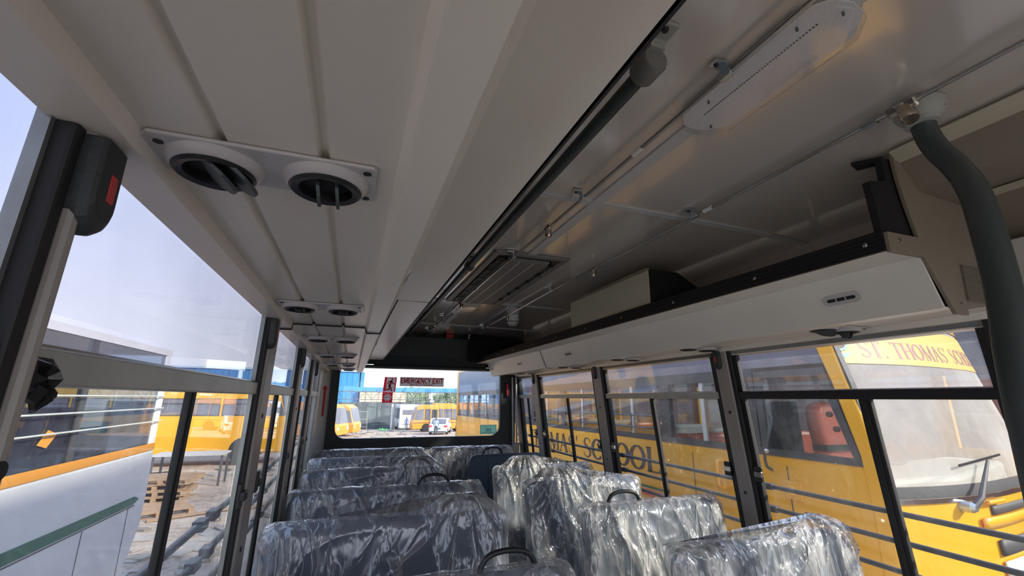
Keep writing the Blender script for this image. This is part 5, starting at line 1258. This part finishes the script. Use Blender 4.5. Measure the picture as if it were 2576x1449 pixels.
# car
def car():
    o = root('white_car', (0, 0, 0), 'white saloon car parked beside the amber minibus, seen from behind', 'car')
    pr = [(-2.1, 0.25), (-2.15, 0.75), (-2.05, 0.95), (-1.55, 1.0), (-0.95, 1.42), (0.35, 1.45), (1.05, 1.0), (1.95, 0.85), (2.1, 0.55), (2.05, 0.25)]
    w = 0.84
    MB().prism(pr, 'y', -w, w).build('body', 'carwhite', o, bevel=0.10, seg=3)
    MB().prism([(-1.60, 1.02), (-0.98, 1.38), (-0.93, 1.36), (-1.5, 1.0)], 'y', -w*0.78, w*0.78).build('rear_screen', 'tint', o)
    m_ = MB(); m_.prism([(-1.57, 1.03), (-1.0, 1.41), (-1.02, 1.41), (-1.62, 1.03)], 'y', -w*0.76, w*0.76); m_.build('rear_glass', 'tint', o)
    for sy in (-1, 1):
        MB().prism([(-1.25, 1.02), (-0.85, 1.34), (0.30, 1.36), (0.85, 1.02)], 'y', min(sy*w, sy*(w+0.01)), max(sy*w, sy*(w+0.01))).build('side_window', 'tint', o)
        MB().box(-2.17, -1.95, sy*w-0.27 if sy > 0 else -w-0.01, sy*w+0.01 if sy > 0 else -w+0.27, 0.72, 0.88).build('tail_lamp', 'redbtn', o, bevel=0.02)
        for x in (-1.3, 1.35): wheel(o, (x, sy*(w-0.08), 0.3), 0.3, 0.2, (0, 1, 0))
    MB().box(-2.18, -2.14, -0.26, 0.26, 0.55, 0.66).build('number_plate', 'signgrey', o)
    MB().box(-2.20, -2.05, -w+0.05, w-0.05, 0.28, 0.36).build('bumper_trim', 'darkgasket', o)
    return o
c_ = car(); c_.location = (8.35, 43.9, gz(43.5)); c_.rotation_euler = (0, 0, PI/2-0.30)

# people
def person(name, loc, shirt, label, stride=0.12, rz=0.0, armout=0.06):
    o = root(name, (0, 0, 0), label, 'person')
    V = [(0, 0, 0.95), (0, 0, 1.12), (0, 0, 1.30), (0, 0, 1.42), (0, 0, 1.50),
         (0.19, 0, 1.40), (0.23, 0.02, 1.13), (0.23+armout, -0.08, 0.88), (-0.19, 0, 1.40), (-0.23, 0.02, 1.13), (-0.23-armout*.5, -0.06, 0.88),
         (0.09, 0, 0.88), (0.10, -stride*0.5, 0.48), (0.10, -stride*0.4, 0.08), (-0.09, 0, 0.88), (-0.10, stride*0.6, 0.48), (-0.10, stride*1.2, 0.09),
         (0.10, -stride*0.4-0.14, 0.04), (-0.10, stride*1.2-0.13, 0.04)]
    E = [(0, 1), (1, 2), (2, 3), (3, 4), (3, 5), (5, 6), (6, 7), (3, 8), (8, 9), (9, 10), (0, 11), (11, 12), (12, 13), (13, 17), (0, 14), (14, 15), (15, 16), (16, 18)]
    R_ = [(.15, .11), (.14, .10), (.17, .11), (.13, .09), (.06, .06), (.065, .065), (.05, .05), (.038, .038), (.065, .065), (.05, .05), (.038, .038), (.10, .10), (.072, .072), (.05, .05), (.10, .10), (.072, .072), (.05, .05), (.04, .035), (.04, .035)]
    me = bpy.data.meshes.new('body'); me.from_pydata(V, E, [])
    ob = bpy.data.objects.new('body', me); COL.objects.link(ob)
    sk = ob.modifiers.new('skin', 'SKIN')
    lay = me.skin_vertices[0].data if me.skin_vertices else None
    if lay is None:
        bm = bmesh.new(); bm.from_mesh(me); bm.verts.layers.skin.verify(); bm.to_mesh(me); bm.free(); lay = me.skin_vertices[0].data
    for i, r in enumerate(R_): lay[i].radius = r
    lay[0].use_root = True
    ss = ob.modifiers.new('sub', 'SUBSURF'); ss.levels = 1; ss.render_levels = 1
    dg = bpy.context.evaluated_depsgraph_get(); dg.update()
    m2 = bpy.data.meshes.new_from_object(ob.evaluated_get(dg)); bpy.data.objects.remove(ob)
    for k in ('skin', shirt, 'jeans', 'tyre'): m2.materials.append(M[k])
    for p in m2.polygons:
        c = p.center; p.use_smooth = True
        if c.z < 0.10: p.material_index = 3
        elif abs(c.x) > 0.205 and c.z < 1.16: p.material_index = 0
        elif c.z < 0.93: p.material_index = 2
        elif c.z < 1.47: p.material_index = 1
        else: p.material_index = 0
    b = bpy.data.objects.new('body', m2); COL.objects.link(b); b.parent = o
    h = MB(); h.ball((0, -0.01, 1.60), 0.105, (0.80, 0.95, 1.12), 16, 12); h.ball((0, -0.115, 1.585), 0.016, (1, 1.2, 1.5), 8, 6)
    for s in (-1, 1): h.ball((s*0.085, 0, 1.59), 0.02, (0.5, 1, 1.4), 8, 6)
    h.build('head', 'skin', o, smooth=True)
    h = MB(); h.ball((0, 0.012, 1.632), 0.108, (0.84, 0.96, 0.95), 16, 10); h.build('hair', 'hair', o, smooth=True)
    h = MB()
    for s in (-1, 1): h.ball((s*0.033, -0.098, 1.605), 0.009, (1.3, 0.6, 0.8), 8, 6)
    h.build('eyes', 'hair', o)
    h = MB()
    for s, base in ((1, V[7]), (-1, V[10])):
        h.ball((base[0], base[1]-0.01, base[2]-0.06), 0.04, (0.55, 0.9, 1.1), 10, 8)
        for f in range(4): h.tube([(base[0], base[1]-0.035+f*0.018, base[2]-0.09), (base[0], base[1]-0.038+f*0.019, base[2]-0.165+0.008*abs(f-1.5))], [0.009, 0.006], 6)
        h.tube([(base[0], base[1]-0.04, base[2]-0.05), (base[0]-s*0.01, base[1]-0.068, base[2]-0.10)], [0.010, 0.007], 6)
    h.build('hands', 'skin', o, smooth=True)
    o.location = loc; o.rotation_euler = (0, 0, rz); return o
person('person', (6.35, 54.6, gz(54.6)), 'shirtb', 'person in dark blue shirt and jeans walking away across the yard', 0.10, PI).scale = (0.88,)*3
person('person', (7.40, 41.0, gz(41)), 'shirtl', 'person in light blue shirt walking towards the bus in front of white car', 0.16, 0.0).scale = (0.86,)*3

# ---- background buildings, canopy, fence, trees
bb = root('blue_shed', (-20, 70, -2.7), 'tall bright blue sheet-metal shed at left of the rear window', 'building')
mb = MB(); x = -45.0
while x < 0.85:
    mb.box(x, x+0.55, 66.0, 66.12, -3, 5.0); mb.box(x+0.55, x+0.75, 66.04, 66.12, -3, 5.0); x += 0.75
w_ = mb.build('front_cladding', 'bluesheet', bb); w_['kind'] = 'stuff'
mb = MB(); k = 0
for k in range(14):
    y = 66+k*3.0; mb.prism([(y, -3), (y+1.9, -3), (y+1.9, 5.0), (y, 5.0)], 'x', 0.86, 1.02)
    mb.prism([(y+1.9, -3), (y+3.0, -3), (y+3.0, 5.0), (y+1.9, 5.0)], 'x', 0.86, 0.94)
w_ = mb.build('side_cladding', 'paleblue', bb); w_['kind'] = 'stuff'
MB().box(-45, 1.1, 65.8, 108, 5.0, 5.25).build('roof_edge', 'paleblue', bb)
# lower workshop with blue eaves and lattice truss
wk = root('workshop_canopy', (6, 64, -2.5), 'open workshop canopy with blue eaves and dark lattice truss across rear window', 'canopy')
MB().box(-8, 22, 62.2, 62.4, 2.30, 2.86).build('eaves_sheet', 'bluesheet', wk)
MB().beam((-1.7, 61.9, 2.28), (22, 61.9, 2.20), 0.10, 0.10).build('top_chord', 'bar', wk)
MB().beam((-1.7, 61.9, 1.30), (22, 61.9, 1.24), 0.08, 0.08).build('bottom_chord', 'bar', wk)
x = -1.7; k = 0
while x < 21:
    MB().beam((x, 61.9, 2.28), (x+0.85, 61.9, 1.3), 0.05, 0.05).build('lattice_web', 'bar', wk)
    MB().beam((x+1.7, 61.9, 2.28), (x+0.85, 61.9, 1.3), 0.05, 0.05).build('lattice_web', 'bar', wk)
    MB().box(x-0.03, x+0.03, 61.87, 61.93, 1.3 if k % 2 else -2.5, 2.75).build('canopy_post', 'bar', wk)
    x += 1.7; k += 1
bw = root('beige_building', (3.8, 66, -2.6), 'beige block-clad building wall behind the workshop canopy', 'building')
MB().box(1.05, 7.3, 65.2, 65.6, -2.8, 2.6).build('wall', 'beige', bw)
for r in range(5):
    for c in range(8):
        MB().box(1.08+c*0.78, 1.80+c*0.78, 65.14, 65.2, 0.95+r*0.33, 1.24+r*0.33).build('panel', 'beige', bw)
ws = root('white_house', (12, 85, -3), 'small white house between the two trees beyond the canopy', 'building')
MB().box(12.2, 15.4, 90, 92, -3.5, 2.4).build('wall', 'white', ws); MB().box(12.8, 13.4, 89.9, 90, 0.8, 1.4).build('window', 'tint', ws); MB().box(14.2, 14.8, 89.9, 90, 0.8, 1.4).build('window', 'tint', ws)
ff = root('shade_net_fence', (7, 63, -2.5), 'dark green shade-net fence below the workshop canopy', 'fence')
def nf(u, v): x = -1.5+23*u; return (x, 63.2+0.15*math.sin(x*2.1)+0.1*math.sin(x*5.3), -2.6+3.55*v)
MB().grid(nf, 90, 4).build('net', 'net', ff, smooth=True)
for k in range(10): MB().box(-1.5+k*2.5, -1.4+k*2.5, 63.0, 63.1, -2.6, 1.0).build('fence_post', 'bar', ff)
pw = root('white_post', (5.2, 61, -2.5), 'slim white post standing before the shade-net fence', 'post')
MB().tube([(5.15, 60.6, gz(60.6)), (5.15, 60.6, 0.75)], 0.13, 12).build('post', 'white', pw, smooth=True)
rk = root('metal_rack', (1.4, 59, -2.3), 'open rusty metal rack standing by the shade-net fence', 'rack')
for x in (1.0, 2.1): MB().box(x-0.04, x+0.04, 59.0, 59.08, gz(59), -0.15).build('upright', 'signgrey', rk)
for z in (-0.2, -1.1, -2.0): MB().box(1.0, 2.1, 58.95, 59.15, z, z+0.07).build('shelf', 'signgrey', rk)
tp = root('green_tarpaulin', (3.7, 57, -2.3), 'crumpled bright green tarpaulin on the ground before the fence', 'tarpaulin')
mb = MB(); mb.grid(lambda u, v: (3.2+1.3*u, 56.5+0.9*v, gz(57)+0.02+0.28*abs(mnoise.noise(Vector((u*4, v*4, 2))))*math.sin(PI*u)*3*math.sin(PI*v)), 14, 10); mb.build('sheet', pbr('tarp_green', (0.05, 0.35, 0.10), 0.5), tp)
def tree(loc, r, h, label, sd_):
    o = root('tree', loc, label, 'tree', 'trees beyond the canopy'); rr = random.Random(sd_)
    x, y, z = loc
    MB().tube([(x, y, z), (x+0.1, y, z+h*0.5), (x, y, z+h*0.75)], [0.22, 0.16, 0.08], 10).build('trunk', 'bark', o, smooth=True)
    m_ = MB()
    for k in range(3800):
        a = rr.uniform(0, 2*PI); ph = math.acos(rr.uniform(-1, 1)); rad = r*(0.55+0.45*rr.random()**0.5)*(1+0.25*math.sin(a*3+sd_)*math.sin(ph*2))
        c = Vector((x+rad*math.sin(ph)*math.cos(a), y+rad*math.sin(ph)*math.sin(a)*0.8, z+h*0.72+rad*0.62*math.cos(ph)))
        s_ = rr.uniform(0.10, 0.22); n = Vector((rr.uniform(-1, 1), rr.uniform(-1, 1), rr.uniform(-0.3, 1))).normalized(); t = n.orthogonal().normalized(); b = n.cross(t)
        m_.add([c-t*s_, c-b*s_*0.5, c+t*s_, c+b*s_*0.5], [(0, 1, 2, 3)])
    me = m_.mesh('crown', 'leaf', False, merge=False); ob = bpy.data.objects.new('crown', me); COL.objects.link(ob); ob.parent = o; ob.location = -wloc(o); ob['kind'] = 'stuff'
tree((10.2, 81, -2.9), 2.8, 6.2, 'dark green leafy tree behind the canopy, left one in rear window', 1)
tree((16.6, 80, -2.9), 2.8, 5.6, 'lighter green tree behind the canopy, right one by the school bus', 5)
tree((-18, 80, -3), 3.0, 7.5, 'far tree seen through the upper left windows', 9)

# pallets and steel table seen through the left window
def pallet(loc, rz, label):
    o = root('wooden_pallet', (0, 0, 0), label, 'pallet', 'stacked pallets')
    for k in range(6): MB().box(-0.6, 0.6, -0.5+k*0.18, -0.5+k*0.18+0.10, 0.10, 0.125).build('slat', 'wood', o)
    for x in (-0.55, 0, 0.55):
        MB().box(x-0.05, x+0.05, -0.5, 0.5, 0.02, 0.10).build('bearer', 'wood', o)
    for k in range(3): MB().box(-0.6, 0.6, -0.5+k*0.45, -0.5+k*0.45+0.10, 0.0, 0.02).build('slat', 'wood', o)
    o.location = loc; o.rotation_euler = (0, 0, rz); return o
for k, (lx, ly, lz, a, l) in enumerate(((-4.15, 13.6, -0.9, 0.1, 'bottom pallet of the stack left of the steel table'), (-4.1, 13.6, -0.772, 0.02, 'second pallet of the stack, slightly askew'), (-4.2, 13.62, -0.644, 0.15, 'third pallet of the stack'), (-4.0, 13.6, -0.516, -0.05, 'top pallet of the stack'), (-3.7, 12.0, -0.9, 0.5, 'single pallet lying in front of the stack'))):
    pallet((lx, ly, lz), a, 'weathered wooden pallet, ' + l)
tb = root('steel_table', (-3.9, 15.2, -0.9), 'bare steel table frame with pale top standing behind the pallets', 'table')
MB().box(-4.9, -3.2, 14.9, 15.7, -0.08, -0.03).build('table_top', 'strip', tb)
for x in (-4.85, -3.25):
    for y in (14.95, 15.65): MB().box(x-0.025, x+0.025, y-0.025, y+0.025, -0.9, -0.08).build('leg', 'bar', tb)
for i, (x, y, a, l) in enumerate(((-2.9, 10.2, 0.5, 'pale plank lying on the ground in front of the table'), (-3.3, 10.9, 0.9, 'second plank crossing behind the first on the ground'))):
    p_ = MB(); p_.obox((x+1.7*i, y+1.4, gz(y)+0.03), (1.5, 0.12, 0.03), rz=a); tag(p_.build('plank', 'wood'), l, 'plank')
